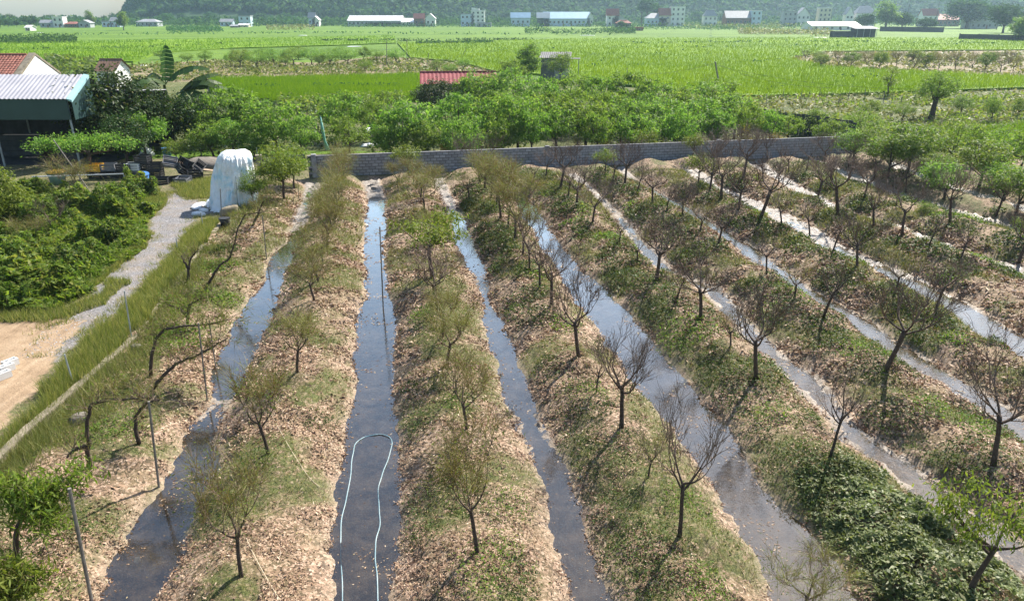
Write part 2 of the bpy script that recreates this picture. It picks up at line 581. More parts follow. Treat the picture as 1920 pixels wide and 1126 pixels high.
def leaf_quads(c, d, n, L, W):
    "diamond leaves: centre, axis, normal, length, width (arrays)"
    d = d / (np.linalg.norm(d, axis=1, keepdims=True) + 1e-9)
    s = np.cross(d, n); s /= (np.linalg.norm(s, axis=1, keepdims=True) + 1e-9)
    L = np.asarray(L).reshape(-1, 1) * np.ones((len(c), 1)); W = np.asarray(W).reshape(-1, 1) * np.ones((len(c), 1))
    V = np.stack([c - d * L / 2, c + s * W / 2, c + d * L / 2, c - s * W / 2], 1).reshape(-1, 3)
    F = np.arange(len(c) * 4).reshape(-1, 4)
    return V, F


def blades(rng, x, y, z, h, wd, lean=.35):
    "grass blades: one upright triangle each"
    n = len(x)
    a = rng.uniform(0, 2 * math.pi, n)
    ln = rng.uniform(0, lean, n) * h
    a2 = rng.uniform(0, 2 * math.pi, n)
    b = np.stack([x, y, z], 1)
    s = np.stack([np.cos(a), np.sin(a), np.zeros(n)], 1) * (wd / 2)[:, None]
    tip = b + np.stack([np.cos(a2) * ln, np.sin(a2) * ln, h], 1)
    V = np.stack([b - s, b + s, tip], 1).reshape(-1, 3)
    return V, np.arange(n * 3).reshape(-1, 3)


ORD = ['first', 'second', 'third', 'fourth', 'fifth', 'sixth', 'seventh', 'eighth', 'ninth', 'tenth', 'eleventh', 'twelfth',
       'thirteenth', 'fourteenth', 'fifteenth', 'sixteenth', 'seventeenth', 'eighteenth', 'nineteenth', 'twentieth']

# ------------------------------------------------------------------ layout of the orchard, measured on the photograph
CH = {  # channel: (pixel row, left edge, right edge)
    0: [(345, 575, 598), (400, 556, 580), (457, 540, 563), (477, 512, 546), (517, 503, 534), (583, 455, 510), (635, 430, 490), (710, 398, 455), (760, 392, 428), (820, 350, 397), (882, 327, 400), (962, 265, 350), (1055, 215, 335), (1126, 203, 290)],
    1: [(340, 680, 712), (375, 690, 722), (440, 686, 720), (480, 682, 718), (530, 688, 722), (555, 690, 728), (600, 672, 735), (660, 668, 738), (725, 668, 732), (780, 655, 735), (830, 648, 740), (900, 640, 742), (980, 622, 745), (1126, 635, 725)],
    2: [(345, 815, 835), (412, 848, 868), (450, 855, 885), (500, 878, 908), (540, 900, 914), (580, 908, 925), (640, 920, 955), (700, 940, 975), (760, 955, 1000), (800, 970, 1020), (870, 1005, 1055), (940, 1030, 1080), (1010, 1048, 1095), (1080, 1068, 1120), (1126, 1075, 1145)],
    3: [(345, 940, 962), (393, 975, 1007), (450, 1010, 1044), (483, 1030, 1070), (517, 1053, 1103), (550, 1070, 1140), (583, 1097, 1170), (620, 1123, 1207), (690, 1175, 1260), (760, 1225, 1318), (800, 1262, 1365), (836, 1282, 1385), (912, 1335, 1416), (987, 1390, 1490), (1038, 1425, 1546), (1088, 1445, 1590), (1126, 1450, 1605)],
    4: [(345, 1085, 1100), (400, 1146, 1164), (450, 1180, 1207), (517, 1237, 1273), (542, 1318, 1350), (590, 1356, 1398), (640, 1395, 1440), (680, 1445, 1490), (720, 1490, 1540), (790, 1556, 1602), (830, 1592, 1652), (890, 1672, 1733), (940, 1733, 1798), (1000, 1820, 1890), (1060, 1880, 1960)],
    5: [(310, 1150, 1165), (337, 1175, 1190), (389, 1270, 1292), (403, 1290, 1318), (438, 1339, 1370), (472, 1384, 1425), (507, 1432, 1477), (542, 1481, 1519), (576, 1536, 1585), (614, 1599, 1650), (640, 1632, 1677), (680, 1697, 1748), (720, 1763, 1818), (761, 1823, 1888), (801, 1880, 1950)],
    6: [(320, 1290, 1302), (355, 1330, 1347), (386, 1398, 1425), (420, 1460, 1502), (455, 1523, 1557), (490, 1585, 1626), (524, 1671, 1710), (559, 1730, 1779), (594, 1793, 1848), (620, 1834, 1886)],
    7: [(300, 1400, 1412), (358, 1490, 1505), (400, 1570, 1586), (427, 1664, 1682), (452, 1722, 1742), (480, 1790, 1815), (500, 1860, 1880), (518, 1905, 1935)],
    8: [(300, 1510, 1526), (340, 1600, 1625), (375, 1690, 1712), (405, 1798, 1818), (431, 1895, 1915)],
    9: [(310, 1660, 1682), (345, 1745, 1765), (372, 1835, 1860), (395, 1905, 1930)],
}
DRYW = {0: (36, 99), 1: (42.2, 99), 2: (37.3, 99), 3: (43, 99), 4: (38, 99), 5: (45, 99), 6: (29, 99), 7: (0, 99), 8: (0, 99), 9: (0, 99)}
CHUV = {}
for k, rows in CH.items():
    L = []
    for (yy, xa, xb) in rows:
        if k >= 6:
            xa -= 7 + (yy - 300) * .03; xb += 7 + (yy - 300) * .03
        a = P(xa, yy, 0.); b = P(xb, yy, 0.)
        ua, va = uv(a[0], a[1]); ub, vb = uv(b[0], b[1])
        L.append(((va + vb) / 2, ua, ub))
    L.sort()
    CHUV[k] = np.array(L)

WALL_A = P(580, 333); WALL_B = P(1600, 290)

# trees of the beds: (base x, base y, top y, crown width px, kind)
ROWS = {
    1: [(452, 1078, 838, 190, 'S'), (503, 850, 680, 140, 'S'), (522, 750, 690, 50, 's'), (557, 697, 560, 130, 'S'), (590, 562, 468, 105, 'S'), (607, 495, 405, 95, 'S'), (613, 463, 380, 90, 'S'), (622, 425, 352, 85, 'S'), (633, 385, 325, 85, 'S'), (640, 350, 296, 85, 'S'), (650, 326, 272, 90, 'S'), (598, 528, 430, 95, 'S'), (617, 444, 368, 85, 'S'), (628, 404, 338, 85, 'S'), (637, 366, 310, 85, 'S'), (645, 337, 285, 85, 'S')],
    2: [(895, 1037, 780, 190, 'S'), (875, 803, 650, 150, 'S'), (838, 683, 565, 120, 'S'), (824, 585, 452, 135, 'B'), (812, 520, 395, 150, 'K'), (797, 398, 325, 130, 'S'), (745, 352, 303, 75, 'S'), (766, 330, 268, 90, 'L'), (815, 352, 312, 70, 'S'), (830, 632, 530, 90, 'S'), (855, 742, 655, 70, 's'), (803, 458, 400, 90, 'S'), (788, 374, 314, 95, 'S'), (776, 345, 298, 80, 'S')],
    3: [(1275, 1003, 745, 190, 'B'), (1215, 895, 800, 75, 's'), (1165, 802, 618, 140, 'B'), (1087, 668, 498, 135, 'B'), (1033, 572, 452, 110, 'B'), (993, 505, 395, 95, 'B'), (965, 448, 340, 105, 'S'), (939, 408, 305, 90, 'S'), (920, 373, 298, 85, 'S'), (900, 342, 252, 125, 'B'), (873, 316, 262, 90, 'B'), (993, 312, 272, 40, 'b'), (880, 372, 318, 60, 's'), (955, 335, 285, 60, 'b'), (1012, 538, 440, 80, 'b'), (980, 476, 372, 80, 'S'), (952, 428, 328, 80, 'S'), (930, 390, 306, 70, 'S'), (910, 357, 285, 80, 'S'), (1118, 735, 640, 70, 's')],
    4: [(1515, 1165, 1030, 210, 'S'), (1555, 857, 690, 95, 'b'), (1420, 708, 528, 145, 'B'), (1315, 598, 452, 140, 'B'), (1232, 525, 392, 135, 'B'), (1162, 457, 400, 70, 'b'), (1110, 418, 333, 85, 'B'), (1080, 390, 298, 105, 'B'), (1049, 353, 263, 110, 'B'), (1023, 332, 275, 80, 'B'), (1000, 345, 300, 50, 'b'), (1066, 370, 300, 70, 'b'), (1095, 350, 290, 70, 'b'), (1195, 488, 430, 60, 's'), (1270, 560, 490, 60, 'b'), (1370, 650, 570, 70, 's')],
    5: [(1815, 1112, 905, 190, 'K'), (1865, 868, 635, 190, 'B'), (1658, 692, 498, 165, 'B'), (1545, 594, 478, 85, 'b'), (1437, 515, 420, 85, 'b'), (1347, 457, 368, 85, 'B'), (1280, 412, 340, 85, 'B'), (1223, 382, 308, 85, 'B'), (1172, 346, 262, 85, 'B'), (1135, 324, 275, 62, 'L'), (1207, 300, 243, 52, 'L'), (1195, 360, 296, 80, 'b'), (1250, 396, 340, 70, 'b'), (1312, 436, 372, 70, 's'), (1490, 556, 480, 70, 's'), (1150, 340, 282, 70, 'b')],
    6: [(1754, 578, 468, 105, 'B'), (1607, 502, 398, 110, 'B'), (1517, 446, 368, 70, 'b'), (1424, 408, 288, 130, 'B'), (1353, 372, 272, 115, 'B'), (1309, 347, 283, 66, 'L'), (1296, 300, 250, 60, 'L'), (1392, 335, 240, 100, 'B'), (1250, 290, 250, 50, 'b'), (1330, 360, 270, 90, 'B'), (1385, 392, 300, 90, 'B'), (1465, 428, 350, 80, 'b'), (1340, 322, 240, 90, 'B'), (1560, 476, 400, 80, 'b'), (1680, 545, 460, 80, 's')],
    7: [(1799, 488, 408, 75, 'b'), (1692, 441, 325, 120, 'B'), (1574, 403, 283, 135, 'B'), (1479, 322, 262, 65, 'b'), (1513, 318, 262, 60, 'b'), (1620, 372, 300, 90, 'B'), (1440, 300, 245, 80, 'B'), (1400, 295, 236, 80, 'B'), (1530, 375, 295, 90, 'B'), (1560, 345, 280, 80, 'b'), (1640, 425, 330, 90, 'B'), (1545, 312, 252, 90, 'B'), (1740, 465, 380, 80, 'b')],
    8: [(1910, 492, 378, 95, 'B'), (1784, 416, 308, 125, 'B'), (1700, 360, 292, 100, 'B'), (1590, 310, 250, 90, 'B'), (1640, 335, 262, 100, 'B')],
    9: [(1914, 452, 408, 60, 'L'), (1868, 402, 325, 140, 'B'), (1700, 325, 232, 160, 'O'), (1752, 345, 288, 90, 'O'), (1650, 305, 232, 110, 'O'), (1880, 378, 300, 140, 'M'), (1665, 330, 250, 110, 'O'), (1725, 318, 238, 110, 'O'), (1600, 300, 236, 80, 'M'), (1835, 350, 262, 110, 'O'), (1905, 405, 318, 110, 'O'), (1770, 372, 300, 90, 'M')],
}
TREEUV = []
for k, l in ROWS.items():
    for (bx, by, ty, wp, kd) in l:
        q = P(bx, by, .5)
        TREEUV.append((q[0], q[1], .30 if k >= 4 else (.2 if k == 3 else .12)))
TREEUV = np.array(TREEUV)

# polygons on the ground left of the beds (pixels -> world)
PATH = [P(*q) for q in [(318, 362), (336, 362), (350, 376), (400, 380), (395, 400), (364, 412), (347, 434), (330, 456), (310, 482), (289, 507), (270, 530), (250, 555), (222, 582), (196, 606), (160, 628), (110, 680), (30, 672), (90, 612), (125, 603), (157, 577), (187, 550), (200, 523), (223, 503), (257, 477), (286, 450), (280, 432), (287, 410), (306, 391), (314, 371)]]
SAND = [P(*q) for q in [(-700, 640), (-200, 612), (90, 606), (133, 606), (165, 603), (146, 622), (100, 672), (65, 731), (25, 776), (0, 806), (-160, 960), (-700, 1120)]]
WEEDS = [P(*q) for q in [(-160, 385), (60, 378), (200, 374), (252, 352), (290, 362), (306, 376), (300, 391), (280, 412), (275, 432), (280, 452), (250, 480), (216, 506), (192, 526), (176, 552), (112, 585), (20, 590), (-160, 580)]]
PCL = np.array([P(*q)[:2] for q in [(332, 376), (334, 392), (322, 412), (312, 433), (305, 455), (283, 480), (255, 505), (235, 527), (217, 553), (188, 580), (155, 606), (100, 640)]])
STRIP = [P(*q) for q in [(392, 418), (412, 424), (330, 535), (250, 645), (60, 806), (-60, 908), (-160, 995), (-130, 975), (20, 826), (92, 742), (135, 690), (178, 640), (214, 612), (236, 588), (262, 560), (282, 533), (300, 515), (322, 490), (341, 465), (364, 440)]]


def wiggle(u, v, s):
    return (fbm(u * .9, v * .9, s, 3) - .5) * .35 + (fbm(u * 4.5, v * 4.5, s + 3, 3) - .5) * .22


def channel_sd(u, v):
    "signed distance (across the furrow) to the nearest channel edge, and its index"
    best = np.full(u.shape, 99.); idx = np.zeros(u.shape, int)
    for k, A in CHUV.items():
        ul = np.interp(v, A[:, 0], A[:, 1]); ur = np.interp(v, A[:, 0], A[:, 2])
        d = np.maximum(ul - u, u - ur) + wiggle(u + 9 * k, v, 5)
        lo, hi = A[0, 0], A[-1, 0]
        if k >= 8 or k <= 7:
            d = np.maximum(d, (v - max(hi, 47.2)) * 1.)
        if k == 7:
            d = np.maximum(d, (lo - 2 - v))
        if k >= 8:
            d = np.maximum(d, (lo - 3 - v))
        m = d < best
        best = np.where(m, d, best); idx = np.where(m, k, idx)
    return best, idx


def dryness(u, v, idx):
    a = np.array([DRYW[k][0] for k in range(10)])[idx]
    d = sstep(a - 1.2, a + 1.2, v)
    d = np.where(idx == 0, np.maximum(d, sstep(17.6, 18.1, v) * (1 - sstep(19.0, 19.5, v)) * .8), d)
    d = np.where(idx == 4, np.maximum(d, .66), d)
    d = np.where(idx == 6, np.maximum(d, .55 + .3 * sstep(22, 27, v)), d)
    d = np.where(idx == 2, np.maximum(d, .6 * sstep(14.5, 15.2, v) * (1 - sstep(16.6, 17.3, v)) + .45 * sstep(26.5, 27, v) * (1 - sstep(28, 28.6, v))), d)
    d = np.where(idx == 5, np.maximum(d, .45), d)
    return d


def height(x, y):
    x = np.asarray(x, float); y = np.asarray(y, float)
    u, v = uv(x, y)
    sd, idx = channel_sd(u, v)
    dr = dryness(u, v, idx)
    n1 = fbm(x * 1.3, y * 1.3, 3, 4) - .5
    n2 = fbm(x * 5, y * 5, 11, 3) - .5
    ins = np.clip(-sd / .25, 0, 1)
    floor = -.04 - .15 * ins + dr * (.15 + .06 * ins) + n2 * (.05 + .16 * dr) + n1 * .16 * dr
    d = np.maximum(sd, 0)
    hb = .43 + .10 * sstep(6, 14, u)
    out = -.02 + hb * (1 - np.exp(-(d / .62) ** 1.25))
    out = out + n1 * .26 * np.clip(d / .5, 0, 1) + n2 * .13 * np.clip(d / .25, 0, 1)
    for (tx, ty, a) in TREEUV:
        k = np.nonzero((np.abs(x - tx) < 2.2) & (np.abs(y - ty) < 2.2))
        if len(k[0]):
            out[k] += a * np.exp(-((x[k] - tx) ** 2 + (y[k] - ty) ** 2) / .75) * np.clip(d[k] / .4, 0, 1)
    z = np.where(sd < 0, floor, out)
    # left of the low wall: level ground; behind the block wall too
    left = sstep(-8.5, -8.9, u)
    flat = GZ + .1 * n1
    z = z * (1 - left) + (flat + .06) * left
    wv = (v - 47.6 - (u + 5.3) * .049)
    back = sstep(-.5, .3, wv)
    z = z * (1 - back) + (GZ + .15 * n1) * back
    far = sstep(36, 40, u)
    z = z * (1 - far) + (GZ + .25 * n1) * far
    edge = np.maximum.reduce([sstep(-31, -34, u), sstep(46, 49.5, u), sstep(54, 56.5, v), sstep(5.5, 3.2, v)])
    return z * (1 - edge) + GZ * edge


def hz(x, y):
    return float(height(np.array([x]), np.array([y]))[0])


def on(px, py):
    "point of the uneven ground at a pixel"
    z = .4
    for _ in range(8):
        q = P(px, py, z)
        z = .5 * z + .5 * hz(q[0], q[1])
    q = P(px, py, z)
    q[2] = hz(q[0], q[1])
    return q


# ------------------------------------------------------------------ ground
U0, U1, V0, V1 = -34.0, 49.5, 3.2, 56.5
us = np.arange(U0, U1 + .01, .125)
vs_ = [V0]
while vs_[-1] < V1:
    vs_.append(vs_[-1] + .06 + .0035 * vs_[-1])
vs_[-1] = V1
UU, VV = np.meshgrid(us, np.array(vs_))
XX, YY = xy(UU, VV)
ZZ = height(XX, YY)
nu, nv = len(us), len(vs_)
ii = np.arange(nu * nv).reshape(nv, nu)
F = np.stack([ii[:-1, :-1], ii[:-1, 1:], ii[1:, 1:], ii[1:, :-1]], -1).reshape(-1, 4)
me = npmesh('orchard_ground', np.stack([XX, YY, ZZ], -1).reshape(-1, 3), F, M['terrain'], True)
fx, fy = XX.ravel(), YY.ravel()
fu, fv = UU.ravel(), VV.ravel()
sd, idx = channel_sd(fu, fv)
dr = dryness(fu, fv, idx)
inside_orch = (fu > -8.6) & ((fv - 47.6 - (fu + 5.3) * .049) < 0)
A = {}
A['bank'] = np.where(inside_orch, np.clip(np.exp(-np.maximum(sd, 0) / .22) * 1.1, 0, 1) * (.5 + .5 * fbm(fx * 2, fy * 2, 41)), 0)
A['mud'] = np.where(inside_orch, sstep(.06, -.06, sd), 0)
A['dry'] = np.clip(dr, 0, 1)
jx = fx + (fbm(fx * 1.6, fy * 1.6, 71) - .5) * .7; jy = fy + (fbm(fx * 1.6, fy * 1.6, 72) - .5) * .7
inS = inpoly(jx, jy, SAND); inPt = inpoly(jx, jy, PATH)
A['path'] = np.where(inPt & ~inS, 1., 0.)
A['sand'] = np.where(inS, 1., 0.)
g = np.clip(sstep(.45, .62, fbm(fx * .8, fy * .8, 21, 4)) * .95 + .08 * sstep(.3, .9, sd), 0, 1)
A['green'] = np.where(inside_orch, g, .95)
for k, val in A.items():
    at_ = me.attributes.new(k, 'FLOAT', 'POINT')
    at_.data.foreach_set('value', np.ascontiguousarray(val, np.float32))
kind(link('orchard_ground', me), 'structure')

# the plain: one sheet out to the horizon, with the orchard rectangle left out
B = 1900.
cor = [xy(U0, V0), xy(U1, V0), xy(U1, V1), xy(U0, V1)]
outc = [xy(-B, -200), xy(B, -200), xy(B, B), xy(-B, B)]
mb = MB()
mb.add([(p[0], p[1], GZ) for p in cor + outc], [(0, 4, 5, 1), (1, 5, 6, 2), (2, 6, 7, 3), (3, 7, 4, 0)])
kind(mb.obj('ground', M['plain']), 'structure')

# water of the channels
for (ua, ub, mt) in ((-7.2, 9.4, 'water'), (9.4, 27., 'water_rippled')):
    mb = MB()
    mb.add([(*xy(ua, 3.4), 0), (*xy(ub, 3.4), 0), (*xy(ub, 47.3), 0), (*xy(ua, 47.3), 0)], [(0, 1, 2, 3)])
    kind(mb.obj('water', M[mt]), 'structure')


def sheet(name, pix, z, mat):
    mb = MB()
    pts = [P(*q, z) for q in pix]
    mb.add(pts, [tuple(range(len(pts)))[::-1]])
    o = mb.obj(name, mat)
    return kind(o, 'structure')


# fields beyond the belt of trees
RICE_A = [(392, 152), (560, 149), (790, 143), (790, 192), (520, 196), (395, 176)]
RICE_B = [(745, 82), (1090, 74), (1500, 72), (1930, 74), (2150, 82), (2150, 96), (1920, 95), (1545, 98), (1480, 112), (1560, 128), (1920, 148), (2150, 158), (2150, 172), (1920, 168), (1640, 178), (1385, 184), (1280, 172), (1090, 156), (1010, 142), (930, 137), (860, 118), (770, 110)]
RICE_C = [(-120, 84), (200, 78), (420, 74), (740, 68), (742, 82), (640, 86), (430, 92), (300, 100), (250, 118), (-120, 112)]
RICE_D = [(1700, 262), (1930, 236), (2150, 222), (2150, 290), (1930, 300), (1720, 280)]
sheet('dry_field', [(238, 124), (400, 112), (600, 118), (720, 104), (770, 110), (865, 118), (935, 137), (790, 143), (560, 149), (392, 152), (240, 160)], GZ + .004, M['dry_ground'])
sheet('fallow_field', [(1385, 184), (1640, 178), (1920, 168), (2150, 172), (2150, 222), (1930, 236), (1700, 262), (1560, 240), (1420, 215)], GZ + .004, M['rough_ground'])
sheet('grove_floor', [(130, 160), (395, 152), (395, 176), (520, 196), (790, 192), (930, 140), (1090, 156), (1280, 172), (1385, 184), (1420, 215), (1560, 240), (1720, 262), (1980, 262), (2300, 290), (1650, 283), (-60, 283)], GZ + .008, M['rough_ground'])
sheet('dry_orchard_floor', [(1480, 112), (1545, 98), (1920, 95), (2150, 96), (2150, 158), (1920, 148), (1560, 128)], GZ + .004, M['dry_ground'])


def rice(name, pix, n, hgt_, wd, seed):
    "a paddy: a slab as high as the crop and the tips of its blades"
    pts = [P(*q, GZ) for q in pix]
    mb = MB()
    top = [(p[0], p[1], GZ + hgt_ * .45) for p in pts]; bot = [(p[0], p[1], GZ) for p in pts]
    k = len(pts)
    mb.add(bot + top, [tuple(range(k, 2 * k))[::-1]] + [(i, (i + 1) % k, k + (i + 1) % k, k + i) for i in range(k)])
    o = kind(mb.obj('rice_field', M['rice_ground']), 'structure')
    rng = np.random.default_rng(seed)
    ps = np.array(pix, float)
    x = rng.uniform(ps[:, 0].min(), ps[:, 0].max(), n * 3); y = rng.uniform(ps[:, 1].min(), ps[:, 1].max(), n * 3)
    m = inpoly(x, y, pix)
    x = x[m][:n]; y = y[m][:n]
    q = np.array([P(a, b, GZ) for a, b in zip(x, y)])
    dist = q[:, 1]
    V, F = blades(rng, q[:, 0], q[:, 1], np.full(len(q), GZ + .3 * hgt_), hgt_ * rng.uniform(.6, 1.05, len(q)), wd * dist / 100., .5)
    kind(link('rice_plants', npmesh('rice_plants', V, F, M['rice'])), 'stuff')


rice('a', RICE_A, 30000, .75, .10, 1)
rice('b', RICE_B, 60000, .75, .11, 2)
rice('c', RICE_C, 12000, .75, .11, 3)
rice('d', RICE_D, 14000, .7, .10, 4)

# hill behind the village
def hill_h(x, y):
    base_y = 850 + 60 * np.sin(x * .004)
    left = -455 + (y - 900) * (-.50)
    a = sstep(0, 1, (y - base_y) / 260.) * sstep(0, 1, (x - left) / 80.)
    return 120 * a * (.55 + .45 * fbm(x * .004, y * .004, 51, 4)) + 0 * x


gx = np.arange(-800, 1750, 16.); gy = np.arange(800, 1500, 16.)
GX, GY = np.meshgrid(gx, gy)
HZ = hill_h(GX, GY)
ii = np.arange(GX.size).reshape(GX.shape)
F = np.stack([ii[:-1, :-1], ii[:-1, 1:], ii[1:, 1:], ii[1:, :-1]], -1).reshape(-1, 4)
kind(link('hill', npmesh('hill', np.stack([GX, GY, HZ + GZ - .3], -1).reshape(-1, 3), F, M['hill'], True)), 'structure')

# ------------------------------------------------------------------ plants: builders
def limb_path(rng, p, d, L, n, up, wob):
    pts = [p.copy()]
    d = d / np.linalg.norm(d)
    for i in range(n):
        d = d + np.array([0, 0, up]) + rng.normal(0, wob, 3)
        d /= np.linalg.norm(d)
        p = p + d * L / n
        pts.append(p.copy())
    return pts, d


def bare_tree(seed, levels=4, trunk=1.0, spread=.62, droop=False, dense=1.0, r0=.044, lean=0.):
    "trunk and twigs of a leafless tree, about 2.6 m tall; returns meshes and twig tips"
    rng = np.random.default_rng(seed)
    T = MB(); Bm = MB()
    tips = []
    k = np.array([rng.normal(0, .06) + lean, rng.normal(0, .06), 1.])
    tp, td = limb_path(rng, np.array([0, 0, -.12]), k, trunk + .12, 5, .05, .05)
    T.tube(tp, [r0 * 1.35, r0 * 1.05, r0 * .95, r0 * .9, r0 * .88, r0 * .95], 8)

    def grow(p, d, L, r, lv):
        up = (.16 if lv < 3 else .10) if not droop else (.10 if lv < 2 else (-.05 if lv == 3 else .02))
        pts, dd = limb_path(rng, p, d, L, 4 if lv < 3 else 3, up, .10 + .02 * lv)
        n = len(pts)
        rr = [r * (1 - .45 * i / (n - 1)) for i in range(n)]
        (Bm if lv > 0 else T).tube(pts, rr, 5 if lv < 1 else (4 if lv < 2 else 3), cap=False)
        if lv >= levels:
            tips.append((pts[-1], dd, L)); return
        nc = int(round((2.5 if lv < 2 else 2.6) * dense + rng.uniform(-.4, .6)))
        for c in range(nc):
            t = 1. if c == 0 else rng.uniform(.35, .98)
            i = min(n - 2, int(t * (n - 1)))
            q = pts[i] + (pts[i + 1] - pts[i]) * (t * (n - 1) - i)
            ang = rng.uniform(0, 2 * math.pi)
            sp = rng.uniform(.35, .8) if c else rng.uniform(.1, .35)
            s = np.cross(dd, [0, 0, 1.]); s /= np.linalg.norm(s) + 1e-6
            qv = np.cross(s, dd)
            nd = dd + sp * (math.cos(ang) * s + math.sin(ang) * qv)
            grow(q, nd, L * rng.uniform(.66, .95), max(r * .54, .0042), lv + 1)

    nl = rng.integers(4, 6)
    a0 = rng.uniform(0, 6.28)
    for i in range(nl):
        a = a0 + 2 * math.pi * i / nl + rng.normal(0, .25)
        el = rng.uniform(.35, .95)
        d = np.array([math.cos(a) * spread * 1.5, math.sin(a) * spread * 1.5, el])
        st = tp[-1] + (tp[-2] - tp[-1]) * rng.uniform(0, .8)
        grow(st, d, rng.uniform(.42, .58), r0 * .56, 0)
    return T, Bm, tips


def leaves_on(rng, tips, n, L, W, spread, down=.5):
    P_ = np.array([t[0] for t in tips]); D_ = np.array([t[1] for t in tips]); LL = np.array([t[2] for t in tips])
    i = rng.integers(0, len(tips), n)
    c = P_[i] - D_[i] * (LL[i] * rng.uniform(0, 1, n))[:, None] + rng.normal(0, spread, (n, 3))
    d = rng.normal(0, .8, (n, 3)); d[:, 2] -= down
    return leaf_quads(c, d, rng.normal(0, 1, (n, 3)), L * rng.uniform(.7, 1.2, n), W * rng.uniform(.7, 1.2, n))


def shoots(rng, tips, n, L, droop=.5):
    "thin green whips: narrow long blades from the twig ends"
    P_ = np.array([t[0] for t in tips]); D_ = np.array([t[1] for t in tips]); LL = np.array([t[2] for t in tips])
    i = rng.integers(0, len(tips), n)
    b = P_[i] - D_[i] * (LL[i] * rng.uniform(0, 1, n))[:, None]
    d = D_[i] * .8 + rng.normal(0, .55, (n, 3)); d[:, 2] += rng.normal(.15, .35, n)
    d /= np.linalg.norm(d, axis=1, keepdims=True)
    l = L * rng.uniform(.5, 1.3, n)[:, None]
    mid = b + d * l * .55
    d2 = d.copy(); d2[:, 2] -= rng.uniform(.1, 1., n) * droop
    end = mid + d2 * l * .5
    s = np.cross(d, rng.normal(0, 1, (n, 3))); s /= np.linalg.norm(s, axis=1, keepdims=True) + 1e-6
    s *= .0042
    V = np.stack([b - s, b + s, mid + s * .8, mid - s * .8, end], 1).reshape(-1, 3)
    k = np.arange(n)[:, None] * 5
    F = np.concatenate([np.hstack([k, k + 1, k + 2]), np.hstack([k, k + 2, k + 3]), np.hstack([k + 3, k + 2, k + 4])], 0)
    return V, F


def crown_cloud(rng, R, cz, clumps, per, L, W, cr, flat=.35, down=.3, inner=.45, asym=.25):
    "leaf clumps through an uneven crown"
    n = clumps
    d = rng.normal(0, 1, (n, 3)); d /= np.linalg.norm(d, axis=1, keepdims=True)
    d[:, 2] = np.where(d[:, 2] < 0, d[:, 2] * (1 - flat), d[:, 2])
    lump = 1 + asym * (fbm(d[:, 0] * 2 + 5, d[:, 1] * 2 + d[:, 2] * 3 + 9, int(rng.integers(999))) - .5) * 2
    rad = rng.uniform(inner, 1, n) ** .6 * lump
    cc = d * rad[:, None] * np.array(R)
    cc[:, 2] += cz
    sz = rng.uniform(.6, 1.3, n)
    i = np.repeat(np.arange(n), per)
    o = rng.normal(0, 1, (n * per, 3))
    o *= (cr * sz[i] * .62)[:, None] * np.array([1, 1, .75])
    c = cc[i] + o
    out = o / (np.linalg.norm(o, axis=1, keepdims=True) + 1e-6)
    ax = out * .7 + rng.normal(0, .5, o.shape); ax[:, 2] -= down
    nn = np.array([0, 0, 1.]) + rng.normal(0, .75, o.shape) + out * .3
    m = len(c)
    return leaf_quads(c, ax, nn, L * rng.uniform(.65, 1.25, m), W * rng.uniform(.65, 1.25, m)), cc


def trunk_for(rng, cc, h0, r, sides=7, n=7, lean=0.):
    mb = MB()
    fork = h0
    tp, td = limb_path(rng, np.array([0, 0, -.15]), np.array([lean + rng.normal(0, .05), rng.normal(0, .05), 1.]), fork + .15, 4, .03, .05)
    mb.tube(tp, [r * 1.3, r * 1.05, r * .95, r * .85, r * .85], sides)
    for i in rng.choice(len(cc), min(n, len(cc)), replace=False):
        e = cc[i]
        st = tp[-1] + (tp[-2] - tp[-1]) * rng.uniform(0, .7)
        m = (st + e) / 2 + np.array([0, 0, -.08 * np.linalg.norm(e - st)])
        mb.tube([st, m, e], [r * .55, r * .38, r * .12], 5, cap=False)
    return mb


class Template:
    def __init__(self, parts):
        self.parts = parts          # [(name, mesh)]
        lo = np.full(3, 1e9); hi = -lo
        for _, me in parts:
            co = np.zeros(len(me.vertices) * 3, np.float32); me.vertices.foreach_get('co', co)
            co = co.reshape(-1, 3); lo = np.minimum(lo, np.percentile(co, 1, 0)); hi = np.maximum(hi, np.percentile(co, 99.5, 0))
        self.h = float(hi[2]); self.w = float(((hi - lo)[0] + (hi - lo)[1]) / 2)


def plant(T, name, label, cat, loc, h, wd, rz, group=None, lim=(.6, 1.7)):
    sz = h / T.h
    sx = min(max(wd / T.w, sz * lim[0]), sz * lim[1])
    o = thing(name, label, cat, loc, rz, group, (sx, sx, sz))
    for n, me in T.parts:
        link(n, me, o)
    return o


TB = {k: [] for k in 'BbSsLKOM'}
for s in range(5):
    T, Bm, tips = bare_tree(10 + s, 4, 1.0, .66, dense=1.12)
    TB['B'].append(Template([('trunk', T.mesh('trunk', M['bark'], True)), ('crown', Bm.mesh('crown', M['twig']))]))
for s in range(3):
    T, Bm, tips = bare_tree(30 + s, 3, 1.0, .5, dense=1.0, r0=.036)
    TB['b'].append(Template([('trunk', T.mesh('trunk', M['bark'], True)), ('crown', Bm.mesh('crown', M['twig']))]))
for s in range(4):
    rng = np.random.default_rng(50 + s)
    T, Bm, tips = bare_tree(50 + s, 3, .85, .62, dense=1.05, r0=.042, lean=rng.normal(0, .12))
    V, F = shoots(rng, tips, 720, .62)
    V2, F2 = leaves_on(rng, tips, 520, .085, .02, .22)
    TB['S'].append(Template([('trunk', T.mesh('trunk', M['bark'], True)), ('crown', Bm.mesh('crown', M['twig'])), ('shoots', npmesh('shoots', V, F, M['shoot'])), ('leaves', npmesh('leaves', V2, F2, M['leaf_olive']))]))
